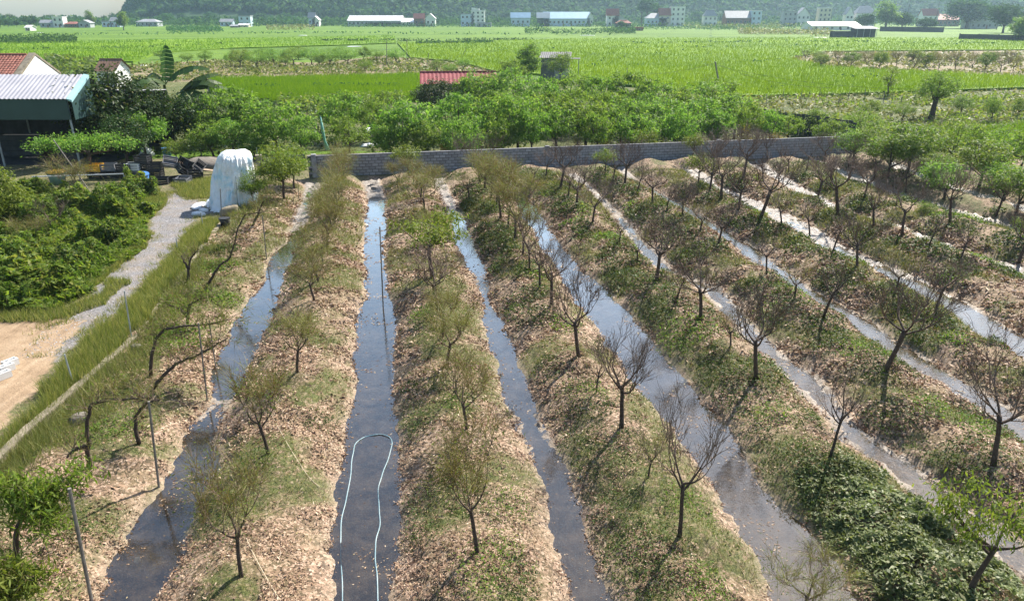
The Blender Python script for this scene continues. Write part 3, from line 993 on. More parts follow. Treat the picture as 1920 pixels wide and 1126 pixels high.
for s in range(2):
    rng = np.random.default_rng(70 + s)
    T, Bm, tips = bare_tree(70 + s, 2, .7, .5, dense=1.0, r0=.04)
    V, F = shoots(rng, tips, 260, .5)
    TB['s'].append(Template([('trunk', T.mesh('trunk', M['bark'], True)), ('crown', Bm.mesh('crown', M['twig'])), ('shoots', npmesh('shoots', V, F, M['shoot']))]))


def leafy(seed, R, cz, clumps, per, L, W, cr, mat, trunk_h, r, **kw):
    rng = np.random.default_rng(seed)
    lean = kw.pop('lean', 0.)
    (V, F), cc = crown_cloud(rng, R, cz, clumps, per, L, W, cr, **kw)
    tm = trunk_for(rng, cc, trunk_h, r, lean=lean)
    return Template([('trunk', tm.mesh('trunk', M['bark'], True)), ('crown', npmesh('crown', V, F, M[mat]))])


for s in range(3):
    TB['L'].append(leafy(90 + s, (.85, .85, .6), 1.75, 26, 60, .17, .045, .32, 'leaf_bright', 1.05, .045, down=.7, inner=.25))
TB['K'].append(leafy(97, (1.1, 1.1, .45), 1.8, 26, 60, .15, .04, .30, 'leaf_bright', 1.15, .06, down=.8, inner=.2, lean=.1))
TB['O'] += [leafy(98 + s, (1.3, 1.3, 1.15), 1.9, 60, 70, .19, .055, .36, 'leaf_lush', .8, .07, down=.3, inner=.4) for s in range(2)]
TB['M'].append(leafy(104, (1.3, 1.3, 1.0), 1.8, 50, 70, .18, .055, .4, 'leaf_mid', .8, .07))

ROWNAME = {1: 'row between staked trees and hose channel', 2: 'row between hose channel and narrow stream',
           3: 'row between narrow stream and wide channel', 4: 'row on far bank of wide channel',
           5: 'second row beyond the wide channel', 6: 'third row beyond the wide channel', 7: 'fourth row beyond the wide channel',
           8: 'fifth row beyond the wide channel', 9: 'outermost row by the grove'}
LOOK = {'B': 'bare dark tree', 'b': 'thin bare tree', 'S': 'yellow-green whippy tree', 's': 'small whippy stem', 'L': 'small bright-leaved tree',
        'K': 'bright-leaved leaning tree', 'O': 'broad olive-green tree', 'M': 'round leafy tree'}
rng = np.random.default_rng(5)
for k, l in ROWS.items():
    lst = sorted(l, key=lambda t: -t[1])
    for i, (bx, by, ty, wp, kd) in enumerate(lst):
        q = on(bx, by)
        h = hgt(bx, by, ty, q[2])
        wd = wp * mpp(bx, by, q[2])
        T = TB[kd][rng.integers(len(TB[kd]))]
        if kd == 'S' and by < 470:
            h *= 1.18; wd *= 1.25
        if kd == 'B' and by < 420:
            h *= 1.08; wd *= 1.12
        plant(T, 'orchard_tree', '%s, %s from camera, %s' % (LOOK[kd], ORD[i], ROWNAME[k]), 'tree', q, h, wd, rng.uniform(0, 6.28), 'trees in the flooded orchard rows', (.6, 1.35))

# trained trees of the first bed: trunks bent over and led along the ground
def trained(base, paths, leaves, label, seed, mat='leaf_olive', whips=300, lw=(.10, .024)):
    q = on(*base)
    m = mpp(base[0], base[1], q[2])
    rng = np.random.default_rng(seed)
    o = thing('trained_tree', label, 'tree', q, 0, 'trained trees beside the low wall')
    T = MB(); tips = []
    for pth in paths:
        pts = []
        for (px, py, dy) in pth:
            pp = PD(px, py, q[1] + dy)
            pts.append(pp - q)
        # smooth the polyline
        fine = []
        for i in range(len(pts) - 1):
            for t in (0, .33, .66):
                fine.append(pts[i] * (1 - t) + pts[i + 1] * t + rng.normal(0, .012, 3))
        fine.append(pts[-1])
        n = len(fine)
        T.tube(fine, [.055 * (1 - .72 * i / n) for i in range(n)], 7)
        for i in range(n // 3, n):
            d = rng.normal(0, .6, 3); d[2] = abs(d[2]) * .6 + .2
            tips.append((fine[i], d / np.linalg.norm(d), .25))
    link('trunk', T.mesh('trunk', M['bark'], True), o)
    tw = MB()
    tt = []
    for (p, d, L) in tips:
        for j in range(3):
            pts, dd = limb_path(rng, p, d + rng.normal(0, .5, 3), rng.uniform(.25, .6), 3, .08, .15)
            tw.tube(pts, [.010, .007, .005, .003], 3, cap=False)
            tt.append((pts[-1], dd, .3))
    link('crown', tw.mesh('crown', M['twig']), o)
    V, F = shoots(rng, tt, whips, .5)
    link('shoots', npmesh('shoots', V, F, M['shoot']), o)
    if leaves:
        V, F = leaves_on(rng, tt, leaves, lw[0], lw[1], .13, .7)
        link('leaves', npmesh('leaves', V, F, M[mat]), o)
    return o


trained((283, 704), [[(283, 704, 0), (284, 670, 0), (292, 635, .1), (312, 616, .2), (350, 610, .2), (395, 607, .3), (432, 598, .4)]], 900, 'arched tree behind the rock, trunk bent into a hoop over green grass', 1, 'leaf_olive', 420)
trained((288, 728), [[(288, 728, 0), (306, 704, 0), (330, 682, .2), (365, 668, .3), (400, 650, .5), (428, 632, .7)]], 150, 'low leaning tree sprawling under the arched tree towards the water', 2, 'leaf_olive', 260)
trained((168, 872), [[(168, 872, 0), (164, 830, 0), (163, 785, .1), (172, 758, .2), (200, 750, .2), (245, 748, .2), (285, 745, .3)], [(164, 836, 0), (140, 842, -.2), (125, 858, -.4)]], 120, 'bent tree with flat-topped trunk led level to the second stake', 3, 'leaf_olive', 420)
trained((262, 832), [[(262, 832, 0), (254, 805, 0), (254, 782, .1), (264, 764, .1), (280, 752, .1), (300, 748, .2)]], 40, 'short curved trunk meeting the level trunk beside its stake', 4, 'leaf_olive', 160)
trained((27, 1078), [[(27, 1078, 0), (28, 1030, 0), (34, 985, .1), (48, 955, .2), (75, 942, .3), (110, 925, .4), (150, 905, .5)], [(40, 965, .1), (20, 930, .2), (0, 905, .3)], [(75, 942, .3), (90, 960, .2), (100, 985, -.1)]], 2600, 'bright-leaved bent tree in front of the tall grass, nearest the camera corner', 5, 'leaf_bright', 260, (.17, .04))
trained((10, 1168), [[(10, 1168, 0), (22, 1130, 0), (40, 1100, .2), (70, 1088, .3)], [(22, 1130, 0), (5, 1100, .1), (-20, 1080, .2)]], 1500, 'low bright-leaved shoots cut off by the bottom corner', 6, 'leaf_bright', 120, (.17, .04))
trained((392, 530), [[(392, 530, 0), (402, 512, 0), (412, 497, .1), (432, 482, .2), (440, 455, .4), (447, 428, .6), (460, 402, .8), (495, 397, 1.)]], 260, 'long thin tree led up the bank to the bucket by the tarp', 7, 'leaf_olive', 420)
trained((473, 425), [[(473, 425, 0), (482, 405, 0), (488, 392, .1), (492, 380, .2), (505, 370, .4)]], 200, 'short bent tree on the grassy mound below the leafy pair', 8, 'leaf_olive', 500)
trained((352, 528), [[(352, 528, 0), (354, 505, 0), (356, 490, .1), (362, 478, .2), (370, 470, .2)], [(354, 505, 0), (346, 490, .1), (340, 480, .2)]], 30, 'small bare forked tree beside the top of the low wall', 9, 'leaf_olive', 60)
trained((345, 610), [[(350, 612, 0), (352, 590, 0), (355, 572, .1), (375, 560, .2), (400, 556, .3)], [(352, 590, 0), (330, 575, .1), (312, 570, .2)]], 1000, 'light green sprawling tree beyond the arched trunk', 10, 'leaf_bright', 300)

# the leafy pair and the bushes at the head of the first bed
LP_ = [(533, 372, 268, 92, 'M', 'bright bushy pair-topped tree hiding the end of the block wall'), (552, 352, 275, 70, 'L', 'bright leafy tree leaning on the block wall behind the bushy one'),
       (474, 382, 318, 62, 'L', 'pale green leafy tree pressed against the draped tarp')]
tb = leafy(120, (1.2, 1.2, .85), 1.7, 46, 75, .19, .05, .36, 'leaf_bright', .9, .06, down=.5)
for (bx, by, ty, wp, kd, lab) in LP_:
    q = on(bx, by)
    plant(tb, 'leafy_tree', lab, 'tree', q, hgt(bx, by, ty, q[2]), wp * mpp(bx, by, q[2]), bx, None)

# ------------------------------------------------------------------ stakes, posts, hose and twine
def pole(name, base, top, r, mat, label, cat, group=None, z=None, knots=True, dy=0.):
    q = on(*base) if z is None else P(*base, z)
    t = PD(top[0], top[1], q[1] + dy)
    o = None
    mb = MB()
    d = t - q
    n = 6
    pts = [d * (-.06)] + [d * i / n for i in range(1, n + 1)]
    mb.tube(pts, [r * 1.1] + [r * (1 + (.12 if (knots and i % 2) else 0) - .1 * i / n) for i in range(n)], 7)
    o = mb.obj(name, M[mat], None, False)
    o.location = tuple(q)
    return tag(o, label, cat, group)


G1 = 'stakes propping the trained trees'
pole('stake', (172, 1126), (130, 915), .030, 'stake', 'tall grey stake in the bottom corner holding up the bright-leaved tree', 'stake', G1)
pole('stake', (298, 912), (279, 752), .026, 'stake', 'grey stake holding the end of the level bent trunk', 'stake', G1)
pole('stake', (389, 752), (372, 605), .022, 'stake', 'thin grey stake by the water under the arched tree', 'stake', G1)
pole('stake', (405, 692), (392, 600), .020, 'stake', 'short thin stake behind the one under the arched tree', 'stake', G1)
pole('stake', (500, 487), (492, 404), .022, 'stake', 'lone dark stake on the bank near the head of the bed', 'stake', G1)
pole('stake', (550, 385), (549, 340), .018, 'stake', 'stake under the bushy pair of trees', 'stake', G1)
pole('stake', (560, 372), (558, 335), .018, 'stake', 'stake behind the one under the bushy trees', 'stake', G1)
G2 = 'posts of the old fence by the track'
pole('fence_post', (247, 634), (233, 545), .022, 'steel', 'grey metal fence post in tall grass just behind the rock', 'fence post', G2)
pole('fence_post', (138, 722), (121, 664), .022, 'steel', 'grey metal fence post in tall grass nearest the sand patch', 'fence post', G2)
pole('fence_post', (334, 478), (330, 446), .022, 'steel', 'grey metal fence post halfway up the grass strip', 'fence post', G2)
pole('fence_post', (383, 432), (376, 398), .022, 'steel', 'grey metal fence post below the white sacks', 'fence post', G2)
pole('fence_post', (416, 414), (413, 354), .022, 'stake', 'dark post standing in front of the tarp', 'fence post', G2)
pole('fence_post', (446, 392), (442, 330), .020, 'steel', 'thin post against the side of the tarp', 'fence post', G2)
pole('fence_post', (484, 312), (481, 277), .020, 'steel', 'thin post by the concrete pillar', 'fence post', G2)
pole('bamboo_pole', (719, 588), (712, 425), .024, 'stake', 'dark pole standing in the hose channel', 'pole', None)

# hose lying in the second channel
hp = [(644, 1190), (641, 1126), (640, 1060), (640, 1000), (643, 960), (650, 925), (658, 880), (663, 850), (668, 830), (680, 820), (700, 815), (718, 814), (732, 820), (733, 835), (727, 860), (718, 890), (710, 915), (709, 950), (712, 980), (707, 1010), (704, 1040), (705, 1075), (708, 1126), (708, 1190)]


def smooth_px(px, n=5):
    out = []
    a = np.array(px, float)
    for i in range(len(a) - 1):
        p0, p1, p2, p3 = a[max(i - 1, 0)], a[i], a[i + 1], a[min(i + 2, len(a) - 1)]
        for t in np.arange(0, 1, 1 / n):
            out.append(.5 * ((2 * p1) + (-p0 + p2) * t + (2 * p0 - 5 * p1 + 4 * p2 - p3) * t * t + (-p0 + 3 * p1 - 3 * p2 + p3) * t ** 3))
    out.append(a[-1])
    return out


pts = []
for k, (a, b) in enumerate(smooth_px(hp)):
    zz = .012 + .008 * math.sin(k * .37) + .006 * math.sin(k * .9) - (.022 if 4 < k < 14 else 0)
    a += 1.5 * math.sin(k * .31) + .5 * math.sin(k * .9 + 1)
    q = P(a, b, zz)
    pts.append((q[0], q[1], zz))
mb = MB(); mb.tube(pts, .0135, 7)
tag(mb.obj('hose', M['hose'], None, True), 'pale blue hose looped in the muddy channel', 'hose')


def string(name, pix, r, lab):
    pts = []
    for a, b in smooth_px(pix, 4):
        q = on(a, b); pts.append((q[0], q[1], q[2] + .03))
    mb = MB(); mb.tube(pts, r, 4)
    tag(mb.obj(name, M['twine'], None, True), lab, 'twine', 'twines lying on the leaf litter')


string('twine', [(462, 1010), (478, 1045), (500, 1085), (525, 1126)], .007, 'pale twine on the leaf litter by the nearest whippy tree')
string('twine', [(507, 775), (540, 835), (575, 890), (600, 915)], .006, 'pale twine running down the bank beside the second whippy tree')
string('twine', [(875, 745), (905, 775), (935, 800)], .006, 'yellowish twine across the bed by the hose channel')

# ------------------------------------------------------------------ ground cover of the orchard
def scatter(rng, n, umin, umax, vmin, vmax, pw=1.6):
    "random points, thicker towards the camera"
    v = vmin + (vmax - vmin) * rng.uniform(0, 1, n) ** pw
    u = rng.uniform(umin, umax, n)
    return u, v


def in_view(x, y, m=3.0):
    "keep points the picture can show, with a margin for a step to the side"
    d = y * CP + CAM_H * SP
    return (np.abs(x) < d * (960 / FPX) + m)


rng = np.random.default_rng(77)
# fallen leaves
u, v = scatter(rng, 560000, -8.3, 26, 8.2, 44, 2.0)
x, y = xy(u, v)
m = in_view(x, y)
x, y, u, v = x[m], y[m], u[m], v[m]
sd, idx = channel_sd(u, v)
keep = (sd > -.05) & (rng.uniform(0, 1, len(x)) < np.clip(.10 + .9 * sstep(.40, .60, 1 - fbm(x * 1.5, y * 1.5, 33, 4)), 0, 1)) & (fbm(x * .8, y * .8, 21, 4) < .47 + rng.uniform(0, .3, len(x)))
x, y = x[keep][:300000], y[keep][:300000]
z = height(x, y) + .012 + rng.uniform(0, .03, len(x))
n = len(x)
dist = np.sqrt(x * x + y * y)
sc_ = np.clip(dist / 15., .8, 2.2)
a = rng.uniform(0, 6.28, n)
d = np.stack([np.cos(a), np.sin(a), rng.normal(0, .35, n)], 1)
nn = np.stack([rng.normal(0, .8, n), rng.normal(0, .8, n), np.ones(n)], 1)
V, F = leaf_quads(np.stack([x, y, z], 1), d, nn, 0.072 * np.clip(rng.lognormal(0, .42, n), .35, 2.4) * sc_, .025 * np.clip(rng.lognormal(0, .4, n), .4, 2.2) * sc_)
kind(link('leaf_litter', npmesh('leaf_litter', V, F, M['litter'])), 'stuff')

# dry and green grass on the beds
u, v = scatter(rng, 460000, -8.3, 30, 8.2, 46, 1.8)
x, y = xy(u, v)
m = in_view(x, y)
x, y, u, v = x[m], y[m], u[m], v[m]
sd, idx = channel_sd(u, v)
gden = fbm(x * .8, y * .8, 21, 4)
keep = (sd > .18) & (rng.uniform(0, 1, len(x)) < sstep(.46, .64, gden) + .06)
x, y = x[keep][:140000], y[keep][:140000]
dist = np.sqrt(x * x + y * y)
V, F = blades(rng, x, y, height(x, y) - .01, rng.uniform(.05, .17, len(x)) * np.clip(dist / 22, .9, 1.6), .011 * np.clip(dist / 14, .8, 3.), 1.3)
kind(link('dry_grass', npmesh('dry_grass', V, F, M['straw'])), 'stuff')

# leaves and scum afloat on the channels
u, v = scatter(rng, 90000, -7, 17, 9, 44, 1.6)
x, y = xy(u, v)
sd, idx = channel_sd(u, v)
k = (sd < -.02) & in_view(x, y) & (rng.uniform(0, 1, len(x)) < .01 + .5 * np.exp(sd / .07) + .6 * sstep(.62, .72, fbm(x * 1.2, y * 1.2, 88, 3)))
x, y = x[k][:4200], y[k][:4200]
zf_ = np.maximum(height(x, y) + .008, .006) + rng.uniform(0, .004, len(x))
n = len(x); a = rng.uniform(0, 6.28, n); sc_ = np.clip(np.hypot(x, y) / 15, .8, 2)
V, F = leaf_quads(np.stack([x, y, zf_], 1), np.stack([np.cos(a), np.sin(a), np.zeros(n)], 1), np.tile([0, 0, 1.], (n, 1)), .075 * rng.uniform(.4, 1.2, n) * sc_, .024 * rng.uniform(.6, 1.3, n) * sc_)
kind(link('floating_leaves', npmesh('floating_leaves', V, F, M['litter'])), 'stuff')

# leafy weeds in patches
PATCH = [(600, 790, .42, 'd'), (950, 950, .5, 'l'), (930, 1062, .7, 'l'), (960, 1085, .5, 'd'), (850, 760, .4, 'l'), (800, 612, .5, 'd'), (870, 745, .35, 'd'), (790, 590, .4, 'l'), (880, 940, .55, 'd'),
         (1270, 625, 1.2, 'l'), (1240, 600, .9, 'd'), (1350, 742, 1.0, 'd'), (1450, 778, .55, 'l'), (1100, 740, .55, 'l'), (1010, 590, .55, 'd'), (985, 560, .6, 'd'), (1060, 612, .5, 'l'), (955, 470, .5, 'd'), (1165, 522, .8, 'd'), (1010, 520, .4, 'l'),
         (1560, 640, .8, 'd'), (1600, 655, .6, 'l'), (1745, 768, .45, 'l'), (1790, 640, .5, 'l'), (1835, 802, .5, 'l'), (330, 640, .85, 'l'), (410, 500, .7, 'l'), (420, 470, .6, 'd'), (425, 560, .5, 'l'), (190, 812, .55, 'l'), (60, 1100, .7, 'l'), (150, 1000, .5, 'd'), (60, 1040, .5, 'd'),
         (1290, 950, .5, 'l'), (1320, 1110, .5, 'l'), (1180, 830, .5, 'd'), (1150, 860, .6, 'd'), (1200, 1040, .8, 'd'), (1230, 1090, .7, 'd'), (1090, 870, .45, 'd'), (800, 930, .5, 'd'), (790, 1000, .4, 'd'), (780, 800, .5, 'd'), (770, 730, .4, 'd'),
         (1340, 720, .7, 'd'), (1500, 900, .9, 'd'), (1480, 860, .7, 'd'), (1620, 800, .5, 'd'), (1680, 790, .6, 'd'), (1740, 880, .8, 'd'), (1800, 870, .8, 'd'), (1400, 640, .5, 'd'), (330, 985, .5, 'd'), (400, 960, .4, 'd'), (480, 870, .4, 'd'), (250, 800, .5, 'l'), (1460, 590, .6, 'd'), (1430, 540, .8, 'd'), (1290, 480, .7, 'd'), (1560, 530, .8, 'd'), (1700, 640, .7, 'd')]
PW = []
for (a, b, r, kd) in PATCH:
    q = on(a, b); PW.append((q[0], q[1], r, kd, 1.))
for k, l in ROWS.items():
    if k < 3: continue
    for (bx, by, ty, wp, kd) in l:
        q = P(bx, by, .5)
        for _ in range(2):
            PW.append((q[0] - .55 + rng.normal(0, .35), q[1] - .75 + rng.normal(0, .4), rng.uniform(.35, .75), 'd', 1.))  # dark weeds on the tree's shadow side, colour also standing in for shade
for _ in range(150):
    uu = rng.uniform(7.5, 30); v0 = rng.uniform(12, 46)
    s1, i1 = channel_sd(np.array([uu]), np.array([v0]))
    if s1[0] > .4:
        px_, py_ = xy(uu, v0); PW.append((px_, py_, rng.uniform(.35, .8), 'd' if rng.uniform() < .7 else 'l', .8))
u, v = scatter(rng, 620000, -8.3, 32, 8.0, 47, 1.75)
x, y = xy(u, v)
m = in_view(x, y)
x, y, u, v = x[m], y[m], u[m], v[m]
sd, idx = channel_sd(u, v)
m = sd > .12
x, y, sd, u = x[m], y[m], sd[m], u[m]
fd = np.zeros(len(x)); fl = np.zeros(len(x))
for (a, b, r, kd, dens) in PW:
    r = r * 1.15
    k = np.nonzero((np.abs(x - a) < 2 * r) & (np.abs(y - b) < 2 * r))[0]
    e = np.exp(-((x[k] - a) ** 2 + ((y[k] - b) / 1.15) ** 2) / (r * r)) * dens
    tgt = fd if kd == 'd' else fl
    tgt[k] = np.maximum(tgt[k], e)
nz = fbm(x * 1.4, y * 1.4, 81, 4); nz2 = fbm(x * 3.5, y * 3.5, 82, 3)
low = .36 * sstep(.48, .66, fbm(x * .7, y * .7, 83, 4)) * (.7 + .3 * sstep(3, 9, u))
f = np.maximum(np.maximum(fd, fl) * (.35 + 1.15 * nz), low) 
keep = rng.uniform(0, 1, len(x)) < sstep(.12, .75, f)
x, y, f, fd, fl, nz2 = x[keep], y[keep], f[keep], fd[keep], fl[keep], nz2[keep]
x, y, f, fd, fl, nz2 = [q_[:200000] for q_ in (x, y, f, fd, fl, nz2)]
dist = np.hypot(x, y)
zz = height(x, y) + rng.uniform(0, 1, len(x)) * (.03 + .30 * np.clip(f, 0, 1) * (.3 + 1.2 * nz2))
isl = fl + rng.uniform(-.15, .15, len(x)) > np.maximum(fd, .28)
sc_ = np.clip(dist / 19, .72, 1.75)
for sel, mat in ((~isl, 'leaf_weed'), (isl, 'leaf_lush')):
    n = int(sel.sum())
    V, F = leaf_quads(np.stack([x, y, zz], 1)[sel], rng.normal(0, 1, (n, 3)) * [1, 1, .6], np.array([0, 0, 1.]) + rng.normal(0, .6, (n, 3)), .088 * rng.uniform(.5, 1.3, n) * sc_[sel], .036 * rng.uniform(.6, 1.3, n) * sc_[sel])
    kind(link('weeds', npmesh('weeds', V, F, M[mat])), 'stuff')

# the dense leafy thicket on the near bank, bottom of the picture
TH = [P(*q, .5) for q in [(1560, 880), (1640, 870), (1760, 945), (1830, 1010), (1930, 1075), (1990, 1160), (1640, 1170), (1610, 1110), (1540, 985), (1490, 920)]]
tx = [p[0] for p in TH]; ty = [p[1] for p in TH]
x = rng.uniform(min(tx), max(tx), 60000); y = rng.uniform(min(ty), max(ty), 60000)
jx = x + (fbm(x * 2, y * 2, 61, 4) - .5) * 2.4 + rng.normal(0, .12, len(x)); jy = y + (fbm(x * 2, y * 2, 62, 4) - .5) * 2.4 + rng.normal(0, .12, len(x))
su, sv = uv(x, y); sd, _ = channel_sd(su, sv)
k = inpoly(jx, jy, TH) & (sd > .1)
k &= rng.uniform(0, 1, len(x)) < .25 + .75 * sstep(.35, .6, fbm(x * 1.8, y * 1.8, 65, 3))
x, y, sd = x[k][:19000], y[k][:19000], sd[k][:19000]
top = (.03 + .42 * fbm(x * 2.6, y * 2.6, 63, 3) ** 1.8) * sstep(.05, .9, sd)
zz = height(x, y) + top * (1 - rng.uniform(0, 1, len(x)) ** 2 * .7)
n = len(x)
V, F = leaf_quads(np.stack([x, y, zz], 1), rng.normal(0, 1, (n, 3)) * [1, 1, .5], np.array([0, 0, 1.]) + rng.normal(0, .5, (n, 3)), .105 * np.clip(rng.lognormal(0, .35, n), .4, 2), .055 * rng.uniform(.6, 1.3, n))
kind(link('undergrowth', npmesh('undergrowth', V, F, M['leaf_thicket'])), 'stuff')

# tall grass along the low wall
tx = [p[0] for p in STRIP]; ty = [p[1] for p in STRIP]
x = rng.uniform(min(tx), max(tx), 240000); y = rng.uniform(min(ty), max(ty), 240000)
jx = x + (fbm(x * 1.5, y * 1.5, 64) - .5) * .7
k = inpoly(jx, y, STRIP) & (rng.uniform(0, 1, len(x)) < .35 + .65 * fbm(x * 1.2, y * 1.2, 65))
x, y = x[k][:42000], y[k][:42000]
V, F = blades(rng, x, y, height(x, y) - .02, rng.uniform(.18, .55, len(x)), .014 * np.clip(np.hypot(x, y) / 16, .9, 2), .7)
kind(link('tall_grass', npmesh('tall_grass', V, F, M['tall_grass'])), 'stuff')
# dry tufts along the orchard side of the wall
xw = []
for (a, b) in [(250, 690), (235, 720), (215, 745), (180, 770), (150, 790), (120, 820), (90, 830), (270, 665), (300, 640), (330, 590), (340, 560), (360, 520), (380, 500), (400, 470), (480, 350), (500, 345), (440, 400), (460, 385), (30, 900), (160, 740), (200, 705), (262, 640), (285, 612), (300, 590), (318, 562), (330, 545), (348, 520), (365, 500), (385, 470), (60, 850), (130, 770), (0, 900), (215, 690), (170, 715), (90, 800), (240, 665), (20, 838), (45, 818), (75, 795), (105, 772), (5, 858), (-15, 880), (35, 845), (-30, 905), (60, 820), (120, 750), (145, 735)]:
    q = on(a, b); n = 330
    xw.append(np.stack([q[0] + rng.normal(0, .35, n), q[1] + rng.normal(0, .45, n)], 1))
xw = np.concatenate(xw)
V, F = blades(rng, xw[:, 0], xw[:, 1], height(xw[:, 0], xw[:, 1]) - .02, rng.uniform(.15, .45, len(xw)), .012 * np.clip(np.hypot(xw[:, 0], xw[:, 1]) / 16, .9, 2), .8)
kind(link('tall_grass', npmesh('tall_grass', V, F, M['straw'])), 'stuff')

# overgrown plot left of the track: mounded leafy weeds and grass edge
tx = [p[0] for p in WEEDS]; ty = [p[1] for p in WEEDS]
x = rng.uniform(min(tx), max(tx), 330000); y = rng.uniform(min(ty), max(ty), 330000)
jx = x + (fbm(x * 1.1, y * 1.1, 66) - .5) * .7; jy = y + (fbm(x * 1.1, y * 1.1, 67) - .5) * .7
k = inpoly(jx, jy, WEEDS) & in_view(x, y, 2)
x, y = x[k][:115000], y[k][:115000]
bump = fbm(x * .75, y * .75, 68, 3)
cells = fbm(x * 2.2, y * 2.2, 69, 2)
top = .15 + 1.15 * sstep(.3, .75, bump) * (.6 + .8 * cells)
dp = np.min(np.stack([np.hypot(x - a_, y - b_) for a_, b_ in PCL]), 0)
top = top * (.2 + .8 * sstep(.8, 2.6, dp))
zz = height(x, y) + top * (1 - rng.uniform(0, 1, len(x)) ** 2 * .85)
sp_ = fbm(x * .9, y * .9, 97, 3) + rng.uniform(-.08, .08, len(x))
for lo_, hi_, mt, ll, lw_ in ((-9, .33, 'leaf_weed', .15, .07), (.33, .56, 'leaf_lush', .20, .09), (.56, .63, 'leaf_olive', .26, .05), (.63, 9, 'leaf_lush', .26, .14)):
    k = (sp_ >= lo_) & (sp_ < hi_)
    n = int(k.sum())
    V, F = leaf_quads(np.stack([x, y, zz], 1)[k], rng.normal(0, 1, (n, 3)) * [1, 1, .7], np.array([0, 0, 1.]) + rng.normal(0, .7, (n, 3)), ll * np.clip(rng.lognormal(0, .35, n), .4, 2), lw_ * np.clip(rng.lognormal(0, .35, n), .4, 2))
    kind(link('undergrowth', npmesh('undergrowth', V, F, M[mt])), 'stuff')
k = rng.uniform(0, 1, len(x)) < .07
n = int(k.sum())
V, F = blades(rng, x[k], y[k], height(x[k], y[k]), top[k] * rng.uniform(.9, 1.35, n) + .12, np.full(n, .022), .35)
kind(link('tall_grass', npmesh('tall_grass', V, F, M['tall_grass'])), 'stuff')
# weeds creeping on to the track and its loose stones
pb = np.array([q_[:2] for q_ in PATH]); e0 = rng.integers(0, len(pb), 9000); tt_ = rng.uniform(0, 1, 9000)
ex = pb[e0] * (1 - tt_)[:, None] + np.roll(pb, -1, 0)[e0] * tt_[:, None] + rng.normal(0, .22, (9000, 2))
k = (fbm(ex[:, 0] * 2, ex[:, 1] * 2, 98) > .48) & (ex[:, 1] > 20)
ex = ex[k]
V, F = blades(rng, ex[:, 0], ex[:, 1], height(ex[:, 0], ex[:, 1]) - .01, rng.uniform(.06, .22, len(ex)), np.full(len(ex), .02), .9)
kind(link('tall_grass', npmesh('tall_grass', V, F, M['tall_grass'])), 'stuff')
gx_ = rng.uniform(pb[:, 0].min(), pb[:, 0].max(), 40000); gy_ = rng.uniform(pb[:, 1].min(), pb[:, 1].max(), 40000)
k = inpoly(gx_, gy_, PATH); gx_, gy_ = gx_[k][:5000], gy_[k][:5000]
n = len(gx_); r_ = .015 * np.clip(rng.lognormal(0, .45, n), .4, 2.5)
c_ = np.stack([gx_, gy_, height(gx_, gy_)], 1)
oc = np.array([[1, 0, 0], [0, 1, 0], [-1, 0, 0], [0, -1, 0], [0, 0, .7]])
V = (c_[:, None] + oc[None] * r_[:, None, None] * rng.uniform(.7, 1.3, (n, 5, 1))).reshape(-1, 3)
F = (np.arange(n)[:, None, None] * 5 + np.array([[0, 1, 4], [1, 2, 4], [2, 3, 4], [3, 0, 4]])[None]).reshape(-1, 3)
kind(link('gravel', npmesh('gravel', V, F, M['rock_grey'])), 'stuff')
GP = [[(-160, 575), (20, 585), (120, 580), (190, 550), (205, 525), (240, 530), (200, 575), (130, 600), (90, 606), (-200, 615)],
      [(180, 535), (208, 506), (244, 477), (272, 450), (276, 436), (282, 452), (252, 478), (220, 504), (196, 526), (178, 552)],
      [(255, 345), (296, 355), (310, 372), (302, 395), (284, 412), (272, 395)],
      [(315, 348), (400, 332), (400, 372), (360, 376), (340, 368), (325, 356)]]
acc = []
for g_ in GP:
    W = [P(*q) for q in g_]
    tx = [p[0] for p in W]; ty = [p[1] for p in W]
    x = rng.uniform(min(tx), max(tx), 40000); y = rng.uniform(min(ty), max(ty), 40000)
    k = inpoly(x + (fbm(x, y, 73) - .5), y, W); acc.append(np.stack([x[k], y[k]], 1)[:9000])
a = np.concatenate(acc)
V, F = blades(rng, a[:, 0], a[:, 1], height(a[:, 0], a[:, 1]) - .02, rng.uniform(.10, .34, len(a)), np.full(len(a), .022), .8)
kind(link('tall_grass', npmesh('tall_grass', V, F, M['tall_grass'])), 'stuff')

# ------------------------------------------------------------------ low concrete wall, stones, blocks, tarp
LW = [P(418, 418, .3), P(330, 531, .3), P(250, 642, .3), P(60, 806, .3), P(-20, 885, .3), P(-160, 1010, .3)]
o = thing('low_wall', 'low pale weathered concrete wall between the grass strip and the first bed', 'wall', LW[0])
mb = MB(); cp = MB()
for i in range(len(LW) - 1):
    a, b = LW[i] - LW[0], LW[i + 1] - LW[0]
    d = (b - a)[:2]; L = np.linalg.norm(d); ang = math.atan2(d[1], d[0])
    n = max(1, int(L / 1.6))
    for j in range(n):
        s = a + (b - a) * (j / n); l = L / n
        c, sn = math.cos(ang), math.sin(ang)
        rot = Vector
        def tr(vx, vy, vz):
            return (s[0] + c * vx - sn * vy, s[1] + sn * vx + c * vy, vz)
        wob = random.Random(i * 31 + j).uniform(-.02, .02)
        for (m_, x0, x1, y0, y1, z0, z1) in ((mb, .0, l - .012, -.09, .09, -.5, .10 + wob), (cp, .0, l - .006, -.11, .11, .10 + wob, .16 + wob)):
            vs = [tr(px, py, pz) for pz in (z0, z1) for py in (y0, y1) for px in (x0, x1)]
            m_.add(vs, [(0, 2, 3, 1), (4, 5, 7, 6), (0, 1, 5, 4), (2, 6, 7, 3), (0, 4, 6, 2), (1, 3, 7, 5)])
link('wall_body', mb.mesh('wall_body', M['concrete']), o)
link('coping', cp.mesh('coping', M['concrete']), o)


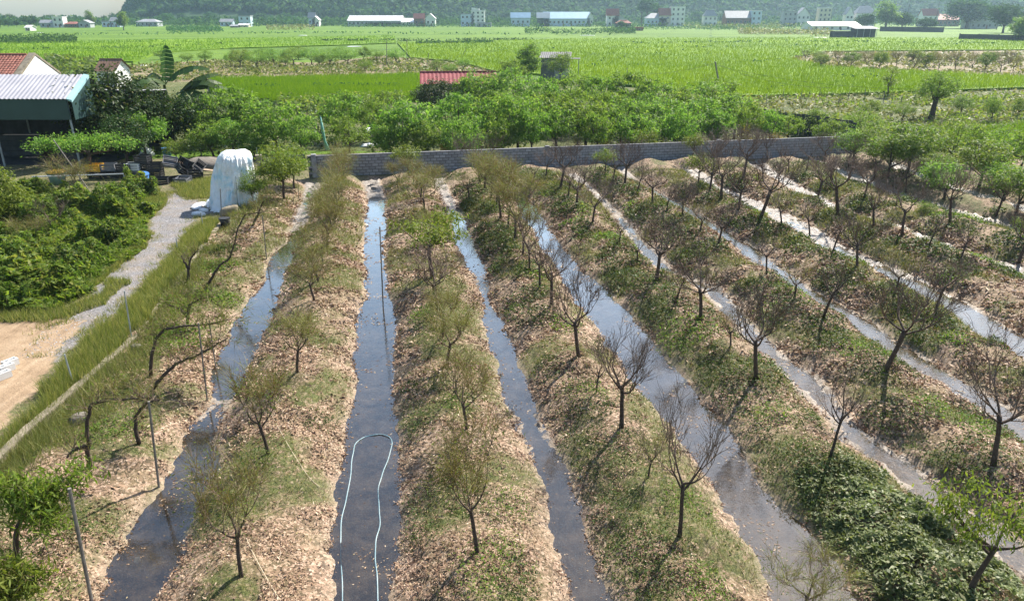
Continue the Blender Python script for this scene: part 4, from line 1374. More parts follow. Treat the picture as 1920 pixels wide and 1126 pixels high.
def rock(name, px, py, sx, sy, sz, mat, label, cat, seed=0, group=None):
    q = on(px, py)
    rng = np.random.default_rng(seed)
    me = bpy.data.meshes.new(name)
    import bmesh
    bm = bmesh.new()
    bmesh.ops.create_icosphere(bm, subdivisions=3, radius=1)
    for vv in bm.verts:
        p = np.array(vv.co)
        f = 1 + .5 * (float(fbm(np.array([p[0] * 1.3 + seed]), np.array([p[1] * 1.3 + p[2] * 2.1]), seed, 3)[0]) - .5)
        p = np.sign(p) * np.abs(p) ** .7 * f
        vv.co = (p[0] * sx, p[1] * sy, max(p[2], -.5) * sz + sz * .35)
    bm.to_mesh(me); bm.free()
    me.materials.append(M[mat])
    me.polygons.foreach_set('use_smooth', [True] * len(me.polygons))
    o = link(name, me)
    o.location = tuple(q); o.rotation_euler = (0, 0, seed)
    return tag(o, label, cat, group)


rock('stone', 258, 654, .18, .14, .12, 'rock', 'grey boulder on the bank at the foot of the low wall', 'stone', 3)
rock('stone', 150, 790, .22, .16, .16, 'rock', 'dark boulder in the dry grass behind the flat-topped bent tree', 'stone', 4)
rock('stone', 345, 470, .16, .12, .09, 'rock', 'small pale stone on the top of the bed beside the wall', 'stone', 6)
rock('foam_scrap', 258, 1050, .09, .06, .035, 'white_plastic', 'white scrap floating in the near end of the stake channel', 'litter', 5)
# white building blocks lying on the sand
for i, (a, b, lab) in enumerate([(8, 712, 'white concrete block on the sand, the one nearest the frame edge'), (15, 700, 'white concrete block on the sand, middle of the three'), (22, 690, 'white concrete block on the sand, farthest of the three')]):
    q = P(a, b, GZ)
    o = thing('building_block', lab, 'block', (q[0], q[1], hz(q[0], q[1])), RAD(62), 'three white blocks on the sand')
    mb = MB(); mb.box(-.2, .2, -.1, -.065, 0, .2); mb.box(-.2, .2, .065, .1, 0, .2)
    for xx in (-.2, -.02, .165):
        mb.box(xx, xx + .035, -.065, .065, 0, .197)
    mb.box(-.2, .2, -.065, .065, 0, .05)
    link('block_body', mb.mesh('block_body', M['white_wall']), o)


# heap under a tarp
q = P(432, 392, GZ)
q2 = q.copy()
m_ = mpp(432, 392)
n_a, n_h = 132, 56
prof = [(0, .0), (.30, .006), (.55, .03), (.73, .085), (.86, .2), (.94, .4), (1.0, .6), (1.08, .8), (1.18, .93), (1.38, 1.)]
Ht = 104 * m_
vs = []
rg = np.random.default_rng(9)
for j in range(n_h):
    t = j / (n_h - 1)
    r = np.interp(t, np.linspace(0, 1, len(prof)), [p[0] for p in prof]); zf = 1 - np.interp(t, np.linspace(0, 1, len(prof)), [p[1] for p in prof])
    for i in range(n_a):
        a = 2 * math.pi * i / n_a
        f = 1 + .06 * math.sin(a * 5 + 1.3 + 3 * t) * t + .03 * math.sin(a * 13 + 6 * t + 2 * math.sin(a * 3)) * t + .015 * math.sin(a * 29 + t * 9) * t * t
        nz = float(vnoise(np.array([math.cos(a) * 2 + 5]), np.array([math.sin(a) * 2 + t * 4]), 3)[0]) - .5
        cr = abs(float(vnoise(np.array([a * 6.1 + math.sin(t * 5) * .6]), np.array([t * 2.6]), 7)[0]) - .5) + .6 * abs(float(vnoise(np.array([a * 15.3 + t * 5]), np.array([t * 5]), 8)[0]) - .5)
        f += .30 * (cr - .35) * min(1, t * 3)
        rx = 1.02 * r * (f + .2 * nz)
        ry = 1.35 * r * (f + .2 * nz)
        ex = .55 * max(0, t - .8) * 5 * max(0, math.cos(a - 2.9)) ** 3
        vs.append((rx * math.cos(a) - ex + .28 * zf, ry * math.sin(a) + .5 * (1 - zf) * 0, max(.02 + .03 * (nz + .5), zf * Ht + (.15 * nz + .10 * math.sin(a * 2 + 1)) * (zf > .05) * min(1, r * 1.6))))
fs = [(j * n_a + i, j * n_a + (i + 1) % n_a, (j + 1) * n_a + (i + 1) % n_a, (j + 1) * n_a + i) for j in range(n_h - 1) for i in range(n_a)]
mb = MB(); mb.add(vs, fs)
o = mb.obj('tarp_heap', M['tarp'], None, True)
o.location = (q[0], q[1] + .9, q[2])
tag(o, 'tall heap draped in a white and pale blue tarp at the end of the track', 'tarp')
rock('plastic_sheet', 372, 386, .75, .28, .07, 'white_plastic', 'crumpled white sheet spilling from the tarp onto the track', 'plastic sheet', 8)
rock('white_sack', 372, 403, .38, .26, .13, 'white_plastic', 'white sack lying on the grass under the crumpled sheet', 'sack', 9)
rock('white_sack', 382, 396, .26, .2, .12, 'white_wall', 'small off-white sack against the end of the low wall', 'sack', 12)
rock('red_bag', 401, 388, .2, .16, .16, 'red_plastic', 'red bag on the ground before the tarp', 'bag', 10)
rock('red_bag', 419, 376, .17, .14, .2, 'red_plastic', 'red-brown bag leaning against the foot of the tarp', 'bag', 14)
rock('bundle', 430, 400, .2, .5, .3, 'concrete', 'pale rubble heap on the wall end beside the tarp', 'rubble', 15)
rock('dark_bundle', 424, 372, .14, .12, .16, 'black_plastic', 'black bag on top of the red one at the tarp', 'bag', 16)


def bucket(px, py, r, h, mat, label, tilt=0., lid=None, cat='bucket', z=None, rimmat=None, group=None):
    qq = on(px, py) if z is None else P(px, py, z)
    o = thing('bucket', label, cat, qq, .3, group)
    o.rotation_euler = (tilt, tilt * .4, .3)
    mb = MB(); mb.lathe([(r * .78, 0), (r * .86, h * .5), (r, h), (r * .93, h), (r * .75, .03)], 18)
    link('bucket_body', mb.mesh('bucket_body', M[mat], True), o)
    mb = MB(); mb.lathe([(r * 1.01, h * .93), (r * 1.06, h * .93), (r * 1.06, h), (r * 1.01, h)], 18)
    link('rim', mb.mesh('rim', M[rimmat or mat]), o)
    if lid:
        mb = MB(); mb.lathe([(r * 1.08, h + .004), (r * 1.08, h + .06), (r * .8, h + .14), (r * .2, h + .17)], 18)
        link('lid', mb.mesh('lid', M[lid], True), o)
    return o


bucket(423, 424, .26, .42, 'black_plastic', 'black bucket at the end of the low wall')
bucket(110, 345, .52, .72, 'green_plastic', 'green tub with a yellow lid in the shed shade', 0, 'yellow_plastic', 'tub', GZ)
bucket(272, 352, .30, .95, 'blue_plastic', 'blue drum tipped over beside the weeds', .25, None, 'drum', GZ)
bucket(314, 292, .34, .6, 'blue_plastic', 'blue drum behind the heap of black crates', 0, None, 'drum', GZ)


def crate_mesh(mat):
    mb = MB()
    L, Wd, Hh = .60, .42, .33
    for sx in (-1, 1):
        for sy in (-1, 1):
            mb.box(sx * L / 2 - .025, sx * L / 2 + .025, sy * Wd / 2 - .025, sy * Wd / 2 + .025, 0, Hh)
    for zz in (.03, .13, .235):
        for sy in (-1, 1):
            mb.box(-L / 2 + .025, L / 2 - .025, sy * Wd / 2 - .012, sy * Wd / 2 + .012, zz, zz + .07)
        for sx in (-1, 1):
            mb.box(sx * L / 2 - .012, sx * L / 2 + .012, -Wd / 2 + .025, Wd / 2 - .025, zz, zz + .07)
    mb.box(-L / 2 + .013, L / 2 - .013, -Wd / 2 + .013, Wd / 2 - .013, .0, .025)
    mb.box(-L / 2 - .03, L / 2 + .03, -Wd / 2 - .03, -Wd / 2 - .013, Hh - .03, Hh + .01)
    mb.box(-L / 2 - .03, L / 2 + .03, Wd / 2 + .013, Wd / 2 + .03, Hh - .03, Hh + .01)
    return mb.mesh('crate', M[mat])


CM = {k: crate_mesh(k) for k in ('black_plastic', 'yellow_plastic', 'white_plastic', 'grey_plastic')}


def crate(px, py, zb, mat, label, rot=(0, 0, 0), s=1.35, group='plastic crates by the shed'):
    q = P(px, py, GZ)
    o = link('crate', CM[mat])
    o.location = (q[0], q[1], GZ + zb); o.rotation_euler = rot; o.scale = (s, s, s)
    return tag(o, label, 'crate', group)


crate(182, 334, 0, 'black_plastic', 'dark crate carrying the yellow crate at the shed')
crate(182, 334, .46, 'yellow_plastic', 'bright yellow crate in the row before the shed')
crate(207, 334, 0, 'black_plastic', 'black crate just past the yellow one in the low row')
crate(224, 334, 0, 'black_plastic', 'black crate halfway between the yellow and the white crate')
crate(208, 333, .46, 'grey_plastic', 'grey crate on top, beside the yellow crate', (0, 0, .15))
crate(238, 333, .46, 'black_plastic', 'upper black crate touching the white one', (0, 0, -.1))
crate(240, 333, 0, 'black_plastic', 'lower black crate touching the white crate stack')
crate(254, 332, .46, 'white_plastic', 'white crate in the row of black crates', (0, 0, .05))
crate(255, 332, 0, 'grey_plastic', 'dark grey crate below the white one')
crate(273, 330, 0, 'black_plastic', 'bottom crate of the three-high stack by the white crate')
crate(273, 330, .46, 'black_plastic', 'middle crate of the three-high stack by the white crate', (0, 0, .08))
crate(274, 330, .92, 'black_plastic', 'top crate of the three-high stack by the white crate', (0, 0, -.1))
crate(293, 331, 0, 'black_plastic', 'lower black crate next to the three-high stack')
crate(294, 331, .46, 'black_plastic', 'upper black crate next to the three-high stack', (0, 0, .12))
crate(303, 346, 0, 'black_plastic', 'black crate on the grass edge in front of the heap', (0, 0, .2))
crate(322, 330, .75, 'grey_plastic', 'grey-rimmed crate tilted forward on the heap', (.7, .25, .4))
crate(330, 340, .05, 'black_plastic', 'black crate lying on its side under the tilted grey one', (1.4, 0, .5))
crate(343, 334, .3, 'black_plastic', 'black crate tumbled in the middle of the heap', (.5, .6, 1.))
crate(355, 330, .75, 'black_plastic', 'black crate standing on edge at the top of the heap', (1.1, .3, -.5))
crate(366, 336, .1, 'black_plastic', 'black crate flat at the tarp side of the heap', (.1, .1, .6))
crate(372, 330, .5, 'black_plastic', 'black crate upended at the tarp side of the heap', (.9, -.5, 1.3))
crate(345, 345, .0, 'grey_plastic', 'grey crate lowest at the front of the heap', (.15, 0, -.2))
rock('foam_scrap', 342, 340, .3, .2, .1, 'white_plastic', 'white foam scrap at the foot of the crate heap', 'litter', 21)
for i, (a, b, ln, rz, lab) in enumerate([(310, 306, 2.6, .6, 'weathered plank slanting behind the black crates'), (330, 303, 1.8, -.4, 'weathered plank crossing the slanting one'), (380, 318, 2.2, .2, 'old plank beside the tarp behind the crates')]):
    q = P(a, b, GZ + .3); mb = MB(); mb.box(-ln / 2, ln / 2, -.14, .14, 0, .04)
    o = mb.obj('plank', M['plank']); o.location = tuple(q); o.rotation_euler = (.12, .16, rz); tag(o, lab, 'plank', 'planks behind the crates')
rock('earth_heap', 385, 315, 1.1, .8, .5, 'rock', 'brown earth heap between the crates and the tarp', 'heap', 22)
rock('white_bag', 277, 292, .5, .35, .45, 'white_plastic', 'white bag under the trees behind the crates', 'bag', 23)
rock('white_bag', 413, 272, .9, .5, .45, 'white_plastic', 'large white bag under the trees behind the tarp', 'bag', 24)

# rail in front of the shed
a = P(66, 358, GZ); b = P(240, 352, GZ)
a[2] = b[2] = 1.05
o = thing('rail', 'thin pale horizontal rail before the dark shed', 'rail', (a[0], a[1], GZ))
mb = MB(); mb.tube([(0, 0, .85), tuple(b - a + np.array([0, 0, .85]))], .035, 6); link('bar', mb.mesh('bar', M['white_plastic']), o)
for t in (.02, .5, .98):
    p = (b - a) * t
    mb = MB(); mb.tube([(p[0], p[1], -.1), (p[0], p[1], .83)], .04, 6); link('leg', mb.mesh('leg', M['steel']), o)
pole('leaning_pole', (178, 372), (100, 262), .03, 'stake', 'long thin pole leaning across the shed front', 'pole', None, GZ, dy=2.)
pole('leaning_pole', (243, 330), (228, 308), .025, 'stake', 'short pole leaning on the crate row', 'pole', None, GZ, dy=.5)

# ------------------------------------------------------------------ block wall behind the beds
wa, wb = WALL_A.copy(), WALL_B.copy()
wd_ = (wb - wa)[:2]; WLEN = float(np.linalg.norm(wd_)); wang = math.atan2(wd_[1], wd_[0])
wall = thing('block_wall', 'long grey concrete block wall closing the far end of the beds', 'wall', (wa[0], wa[1], 0), wang)
BL, BH, CO = .40, .19, 8
bmesh_list = []
for s in range(3):
    mb = MB()
    r_ = random.Random(s)
    j = [r_.uniform(-.006, .006) for _ in range(8)]
    x0, x1, z0, z1 = .012, BL - .012, .013, BH - .013
    vs = [(x0, -.07 + j[0], z0), (x1, -.07 + j[1], z0), (x1, -.07 + j[2], z1), (x0, -.07 + j[3], z1), (x0, .07, z0), (x1, .07, z0), (x1, .07, z1), (x0, .07, z1)]
    mb.add(vs, [(0, 1, 2, 3), (5, 4, 7, 6), (3, 2, 6, 7), (4, 5, 1, 0), (4, 0, 3, 7), (1, 5, 6, 2)])
    bmesh_list.append(mb.mesh('brick', M['block']))
ncol = int(WLEN / BL)
rest = MB()
made = 0
rngw = random.Random(4)
for c in range(ncol):
    for r in range(CO):
        x = c * BL + (BL / 2 if r % 2 else 0)
        if x + BL > WLEN: continue
        z = .02 + r * BH
        dy = rngw.uniform(-.008, .008)
        if made < 296:
            o = link('brick', bmesh_list[rngw.randrange(3)], wall); o.location = (x, dy, z); made += 1
        else:
            rest.box(x + .012, x + BL - .012, -.07 + dy, .07 + dy, z + .013, z + BH - .013)
o = rest.obj('bricks', M['block'], wall); kind(o, 'stuff')
mb = MB(); mb.box(0, WLEN, -.055, .055, -.2, .02 + CO * BH); link('mortar', mb.mesh('mortar', M['mortar']), wall)
mb = MB()
for c in range(int(WLEN / 3)):
    mb.box(c * 3 + .004, c * 3 + 2.996, -.085, .085, .02 + CO * BH + .003, .02 + CO * BH + .05)
link('coping', mb.mesh('coping', M['block']), wall)
for t_ in (0.01, .40, .72):
    mb = MB(); mb.box(WLEN * t_ - .14, WLEN * t_ + .14, -.15, .15, -.2, .02 + CO * BH + .14); link('pier', mb.mesh('pier', M['block']), wall)
q = P(489, 326, GZ)
o = thing('gate_pillar', 'pale concrete pillar standing between the tarp and the bright bushy tree', 'pillar', q, .3)
mb = MB(); mb.box(-.16, .16, -.16, .16, -.2, 1.15); link('shaft', mb.mesh('shaft', M['concrete']), o)
mb = MB(); mb.box(-.2, .2, -.2, .2, 1.153, 1.24); link('cap', mb.mesh('cap', M['concrete']), o)
# short return of wall from the pillar towards the block wall
q2 = P(575, 318, GZ)
dv = q2 - q
o = thing('short_wall', 'short grey wall piece between the pale pillar and the long block wall', 'wall', (q[0], q[1], GZ), math.atan2(dv[1], dv[0]))
L = float(np.linalg.norm(dv[:2]))
mb = MB(); mb.box(.22, L, -.05, .05, -.2, 1.02); link('mortar', mb.mesh('mortar', M['mortar']), o)
for c in range(int((L - .25) / BL)):
    for r in range(5):
        b_ = link('brick', bmesh_list[c % 3], o); b_.location = (.25 + c * BL + (.12 if r % 2 else 0), 0, .05 + r * BH)

# dark sheet fence right of the belt: separate boards
FN = [P(1420, 240, GZ), P(1480, 252, GZ), P(1560, 262, GZ), P(1600, 272, GZ)]
o = thing('board_fence', 'dark upright board fence behind the far end of the block wall', 'fence', FN[0])
bd = {}
for i in range(3):
    a, b = FN[i] - FN[0], FN[i + 1] - FN[0]
    L = float(np.linalg.norm((b - a)[:2])); ang = math.atan2(b[1] - a[1], b[0] - a[0]); n = int(L / .42)
    me = bd.get('m')
    if me is None:
        mb = MB(); mb.box(0, .40, -.02, .02, -.1, 1.75); me = bd['m'] = mb.mesh('board', M['dark_wall'])
    for j in range(n):
        p = a + (b - a) * j / n
        c_ = link('board', me, o); c_.location = (p[0], p[1], rngw.uniform(-.1, .1)); c_.rotation_euler = (0, 0, ang + rngw.uniform(-.06, .06))

# ------------------------------------------------------------------ buildings near the orchard
def corrugated(name, mat, L, D, zf, zr, y0=0., x0=0., pitch=.22, amp=.025, parent=None, over=.0):
    "ribbed sheet roof: front edge at y0,zf rising to y0+D,zr"
    n = int(L / pitch) * 4
    mb = MB()
    xs = [x0 + L * i / n for i in range(n + 1)]
    h = [amp * (0, 1, 1, 0)[i % 4] for i in range(n + 1)]
    vs = []
    for (yy, zz) in ((y0, zf), (y0 + D, zr)):
        vs += [(x, yy, zz + k) for x, k in zip(xs, h)]
    for (yy, zz) in ((y0, zf), (y0 + D, zr)):
        vs += [(x, yy, zz + k - .012) for x, k in zip(xs, h)]
    m = n + 1
    fs = [(i, i + 1, m + i + 1, m + i) for i in range(n)] + [(2 * m + i + 1, 2 * m + i, 3 * m + i, 3 * m + i + 1) for i in range(n)] + [(2 * m + i, 2 * m + i + 1, i + 1, i) for i in range(n)]
    mb.add(vs, fs)
    return link(name, mb.mesh(name, M[mat]), parent)


# open shed, far left
sy = P(22, 312, GZ)[1]
er = PD(124, 186, sy)                       # right end of the eave
ze = er[2]
shed = thing('open_shed', 'open shed with a pale ribbed metal roof and dark green front panel', 'shed', (er[0], sy, GZ), 0)
Ls, Ds, zr = 24., 3.4, ze - GZ + 1.45
e_ = ze - GZ
a_ = P(157, 140, 0)
rr = PD(157, 140, sy + Ds)
zr = rr[2] - GZ
skew = (rr[0] - er[0]) / Ds
roof = corrugated('roof', 'pale_sheet', Ls, Ds, e_, zr, 0, -Ls + .0, .30, .035, shed)
me = roof.data
for v_ in me.vertices:
    v_.co.x += skew * v_.co.y
roof2 = corrugated('rear_roof', 'pale_sheet', Ls, 3.4, zr, e_, 3.405, -Ls, .30, .035, shed)
for v_ in roof2.data.vertices:
    v_.co.x += skew * 3.4
mb = MB(); mb.box(-Ls, -.02, .04, .08, e_ - 1.35, e_ - .02); link('front_panel', mb.mesh('front_panel', M['green_panel']), shed)
mb = MB()
x1_, y1_ = skew * Ds, Ds
mb.add([(0, .0, e_ + .03), (.35, .0, e_ - .05), (x1_ + .35, y1_, zr - .02), (x1_, y1_, zr + .05), (0, 0, e_ - .02), (.35, 0, e_ - .22), (x1_ + .35, y1_, zr - .2), (x1_, y1_, zr - .1)],
       [(0, 1, 2, 3), (4, 7, 6, 5), (0, 4, 5, 1), (1, 5, 6, 2), (3, 2, 6, 7), (0, 3, 7, 4)])
link('verge_trim', mb.mesh('verge_trim', M['teal_trim']), shed)
mb = MB()
mb.add([(.30, .01, e_ - .22), (.30, .01, e_ - 1.35), (x1_ + .30, y1_, e_ - 1.35), (x1_ + .30, y1_, zr - .2), (.34, .01, e_ - .22), (.34, .01, e_ - 1.35), (x1_ + .34, y1_, e_ - 1.35), (x1_ + .34, y1_, zr - .2)],
       [(0, 1, 2, 3), (7, 6, 5, 4), (0, 4, 5, 1), (1, 5, 6, 2), (2, 6, 7, 3), (3, 7, 4, 0)])
link('side_panel', mb.mesh('side_panel', M['green_panel']), shed)
for k in range(5):
    x_ = -.1 - k * 5.2
    mb = MB(); mb.tube([(x_, .15, -.2), (x_, .15, e_ - .03)], .07, 8); link('post', mb.mesh('post', M['steel']), shed)
    mb = MB(); mb.tube([(x_ + 1.2, 9.8, -.2), (x_ + 1.2, 9.8, e_ - .6)], .07, 8); link('post', mb.mesh('post', M['steel']), shed)
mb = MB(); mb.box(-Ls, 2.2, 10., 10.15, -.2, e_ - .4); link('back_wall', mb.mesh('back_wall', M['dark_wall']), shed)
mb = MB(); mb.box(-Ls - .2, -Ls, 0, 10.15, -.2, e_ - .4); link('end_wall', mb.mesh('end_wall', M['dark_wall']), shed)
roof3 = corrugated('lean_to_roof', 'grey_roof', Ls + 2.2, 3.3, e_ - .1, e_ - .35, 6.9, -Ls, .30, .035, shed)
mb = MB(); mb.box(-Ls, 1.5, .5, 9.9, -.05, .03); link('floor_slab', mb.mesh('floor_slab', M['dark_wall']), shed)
# things stored in the shade
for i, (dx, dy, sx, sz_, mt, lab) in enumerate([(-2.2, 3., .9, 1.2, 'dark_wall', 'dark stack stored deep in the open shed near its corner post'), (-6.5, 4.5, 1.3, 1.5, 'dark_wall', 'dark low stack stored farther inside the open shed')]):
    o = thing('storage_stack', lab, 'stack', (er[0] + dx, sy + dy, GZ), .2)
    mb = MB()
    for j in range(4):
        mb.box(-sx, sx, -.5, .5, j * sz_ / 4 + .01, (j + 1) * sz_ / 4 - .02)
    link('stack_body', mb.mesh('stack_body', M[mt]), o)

# tiled house behind the shed
hy = 78.
ap = PD(65, 98, hy)
ev = PD(88, 139, hy - 2.8)
house = thing('tiled_house', 'old house with red-brown clay tile roof and white gable behind the shed', 'house', (ap[0], hy, GZ), 0)
zt = ap[2] - GZ
sl_ = .58
D_ = 3.6
zl = zt - .35
mb = MB()
mb.box(-12, -.32, -D_ + .25, D_ - .25, -.2, zl - D_ * sl_ - .1); link('wall', mb.mesh('wall', M['cream_wall']), house)
mb = MB()
mb.add([(-.3, -D_, -.2), (-.3, D_, -.2), (-.3, D_, zl - D_ * sl_), (-.3, 0, zl), (-.3, -D_, zl - D_ * sl_), (-.02, -D_, -.2), (-.02, D_, -.2), (-.02, D_, zl - D_ * sl_), (-.02, 0, zl), (-.02, -D_, zl - D_ * sl_)],
       [(0, 1, 2, 3, 4), (9, 8, 7, 6, 5), (0, 5, 6, 1), (1, 6, 7, 2), (2, 7, 8, 3), (3, 8, 9, 4), (4, 9, 5, 0)])
link('gable', mb.mesh('gable', M['white_wall']), house)
mb = MB()
for sg in (-1, 1):
    mb.add([(-.62, 0, zl + .05), (.03, 0, zl + .05), (.03, sg * (D_ + .1), zl - (D_ + .1) * sl_ + .05), (-.62, sg * (D_ + .1), zl - (D_ + .1) * sl_ + .05), (-.62, 0, zl + .3), (.03, 0, zl + .3), (.03, sg * (D_ + .1), zl - (D_ + .1) * sl_ + .3), (-.62, sg * (D_ + .1), zl - (D_ + .1) * sl_ + .3)],
           [(0, 1, 2, 3), (7, 6, 5, 4), (0, 4, 5, 1), (1, 5, 6, 2), (2, 6, 7, 3), (3, 7, 4, 0)])
link('parapet', mb.mesh('parapet', M['concrete']), house)
tm = MB()
tw_, tl_ = .34, .42
prf = [(0, 0), (.08, .02), (.2, .02), (.27, .075), (.34, .0)]
vs = []
for yy, zz in ((-tl_ / 2, .045), (tl_ / 2, 0.)):
    vs += [(x, yy, z + zz) for x, z in prf]
    vs += [(x, yy, z + zz - .03) for x, z in prf]
tm.add(vs, [(i, i + 1, 10 + i + 1, 10 + i) for i in range(4)] + [(5 + i, i, i + 1, 5 + i + 1)[::-1] for i in range(4)])
tmesh = tm.mesh('tile', M['tile'])
slope = math.atan(sl_)
nt_ = 0
restt = MB()
for r in range(9):
    for c in range(31):
        s = .25 + r * tl_ * .93
        yy = -s * math.cos(slope); zz = zl + .10 - s * math.sin(slope)
        o = link('tile', tmesh, house); o.location = (-.86 - (c + 1) * tw_, yy, zz + rngw.uniform(-.01, .01)); o.rotation_euler = (slope, 0, rngw.uniform(-.02, .02)); nt_ += 1
mb = MB()
mb.add([(-12.2, 0, zl + .04), (-.86, 0, zl + .04), (-.86, -D_, zl + .04 - D_ * sl_), (-12.2, -D_, zl + .04 - D_ * sl_), (-.86, D_, zl + .04 - D_ * sl_), (-12.2, D_, zl + .04 - D_ * sl_)], [(0, 3, 2, 1), (0, 1, 4, 5)])
link('roof_deck', mb.mesh('roof_deck', M['brown_wall']), house)
mb = MB(); mb.tube([(-12.2, 0, zl + .14), (-.87, 0, zl + .14)], .11, 8); link('ridge_cap', mb.mesh('ridge_cap', M['tile']), house)


def hut(name, label, cat, px0, px1, py, ridge_h, eave_h, depth, wmat, rmat, rz=0., y=None, mono=False, ribs=True, over=.3, z0=GZ):
    "small building standing at pixel row py between two pixel columns"
    a = P(px0, py, z0) if y is None else PD(px0, py, y); b = P(px1, py, z0) if y is None else PD(px1, py, y)
    L = abs(b[0] - a[0])
    c = (a + b) / 2
    o = thing(name, label, cat, (c[0], c[1] + depth / 2, z0), rz)
    h2 = depth / 2
    mb = MB()
    if mono:
        mb.add([(-L / 2, -h2, -.2), (L / 2, -h2, -.2), (L / 2, h2, -.2), (-L / 2, h2, -.2), (-L / 2, -h2, eave_h), (L / 2, -h2, eave_h), (L / 2, h2, ridge_h), (-L / 2, h2, ridge_h)],
               [(3, 2, 1, 0), (0, 1, 5, 4), (1, 2, 6, 5), (2, 3, 7, 6), (3, 0, 4, 7), (4, 5, 6, 7)])
    else:
        mb.add([(-L / 2, -h2, -.2), (L / 2, -h2, -.2), (L / 2, h2, -.2), (-L / 2, h2, -.2), (-L / 2, -h2, eave_h), (L / 2, -h2, eave_h), (L / 2, h2, eave_h), (-L / 2, h2, eave_h), (-L / 2, 0, ridge_h), (L / 2, 0, ridge_h)],
               [(3, 2, 1, 0), (0, 1, 5, 4), (2, 3, 7, 6), (1, 2, 6, 9, 5), (3, 0, 4, 8, 7), (4, 5, 9, 8), (6, 7, 8, 9)])
    link('wall', mb.mesh('wall', M[wmat]), o)
    LL = L + 2 * over
    if mono:
        sl2 = (ridge_h - eave_h) / depth
        corrugated('roof', rmat, LL, depth + 2 * over, eave_h + .05 - over * sl2, ridge_h + .05 + over * sl2, -h2 - over, -LL / 2, .3 if ribs else 1., .04 if ribs else .004, o)
    else:
        sl2 = (ridge_h - eave_h) / h2
        corrugated('roof', rmat, LL, h2 + over, eave_h + .05 - over * sl2, ridge_h + .05, -h2 - over, -LL / 2, .42 if ribs else 1., .03 if ribs else .004, o)
        corrugated('rear_roof', rmat, LL, h2 + over, ridge_h + .05, eave_h + .05 - over * sl2, .003, -LL / 2, .3 if ribs else 1., .04 if ribs else .004, o)
        mb = MB(); mb.tube([(-LL / 2, 0, ridge_h + .1), (LL / 2, 0, ridge_h + .1)], .09, 6); link('ridge_cap', mb.mesh('ridge_cap', M[rmat]), o)
    return o, L


def openings(o, L, face_y, spots, w_, h_, mat='glass', nm='window', frame=True):
    for (x_, z_) in spots:
        mb = MB(); mb.box(x_ - w_ / 2, x_ + w_ / 2, face_y - .06, face_y - .02, z_ - h_ / 2, z_ + h_ / 2)
        ob = link(nm, mb.mesh(nm, M[mat]), o)
        if frame:
            mb = MB()
            for (xa, xb, za, zb) in ((-w_ / 2 - .08, -w_ / 2, -h_ / 2, h_ / 2), (w_ / 2, w_ / 2 + .08, -h_ / 2, h_ / 2), (-w_ / 2 - .08, w_ / 2 + .08, h_ / 2, h_ / 2 + .08), (-w_ / 2 - .12, w_ / 2 + .12, -h_ / 2 - .1, -h_ / 2)):
                mb.box(x_ + xa, x_ + xb, face_y - .1, face_y - .015, z_ + za, z_ + zb)
            link('frame', mb.mesh('frame', M['frame']), ob)


o, L = hut('small_roofed_hut', 'small hut with a dark brown roof and pale end between house and banana', 'hut', 187, 224, 163, 3.6, 2.3, 3.6, 'white_wall', 'brown_wall', -.1)
o, L = hut('red_roofed_hut', 'hut with a bright red ribbed roof half hidden in the belt of trees', 'hut', 792, 925, 206, 3.75, 2.85, 3.6, 'dark_wall', 'rust_red_sheet', .10)
openings(o, L, -1.8, [(-L / 2 + 1.2, 1.4), (1., 1.5)], .8, .9)
o, L = hut('grey_shack', 'grey panelled shack on the rice edge beside the ivy-clad tree', 'shack', 1016, 1068, 150, 3.9, 3.3, 3.4, 'shack_wall', 'dark_roof', -.12, mono=True)
openings(o, L, -1.7, [(-.3, 2.4)], 1.2, .5, 'dark_wall')
mb = MB(); mb.box(L / 2 - 2.2, L / 2 - .1, -1.76, -1.70, .1, 2.5); link('door', mb.mesh('door', M['grey_wall']), o)
mb = MB(); mb.tube([(L / 2 + 1.5, -.5, -.1), (L / 2 + 1.5, -.5, 3.1)], .06, 6); link('post', mb.mesh('post', M['steel']), o)
mb = MB(); mb.box(L / 2 - .2, L / 2 + 1.7, -1.5, 1.4, 3.12, 3.18); link('awning', mb.mesh('awning', M['dark_roof']), o)

# ------------------------------------------------------------------ big plants round the shed
TD = {
    'D': [leafy(200 + s, (3.0, 3.0, 3.0), 3.6, 90, 75, .32, .15, .75, 'leaf_dark', 1.4, .2, down=.3, inner=.3, asym=.35) for s in range(2)],
    'R': [leafy(210 + s, (2.1, 2.1, 1.75), 2.45, 60, 62, .30, .10, .44, 'leaf_mid', 1.3, .11, down=.5, inner=.5, asym=.5, flat=.5) for s in range(6)],
    'G': [leafy(220 + s, (1.2, 1.2, .95), 1.6, 45, 60, .17, .055, .36, 'leaf_lush', .8, .06, down=.4, inner=.4, asym=.2) for s in range(3)],
    'Y': [leafy(230 + s, (1.0, 1.0, .7), .8, 24, 50, .15, .06, .34, 'leaf_yellow', .3, .04, down=.3, inner=.2, asym=.5) for s in range(2)],
    'F': [leafy(240 + s, (3.4, 1.6, .45), 2.6, 44, 80, .2, .07, .45, 'leaf_mid', 1.9, .12, down=.3, inner=.1, asym=.4) for s in range(1)],
    'B': [leafy(250 + s, (1.6, 1.6, 1.2), 1.9, 60, 60, .18, .06, .42, 'leaf_mid', .9, .08, down=.3, inner=.6, asym=.12, flat=.6) for s in range(3)],
    'V': [leafy(256, (1.3, 1.3, 3.0), 3.4, 70, 70, .24, .12, .6, 'leaf_mid', 1.5, .14, down=.4, inner=.3, asym=.3)],
}
rng = np.random.default_rng(11)


def tree(kd, cx, top, base, wpx, label, name='tree', group=None, z0=GZ, pool=None):
    pl = (pool or TD)[kd]
    q = P(cx, base, z0)
    return plant(pl[rng.integers(len(pl))], name, label, 'tree', q, hgt(cx, base, top, z0), wpx * mpp(cx, base, z0), rng.uniform(0, 6.28), group)


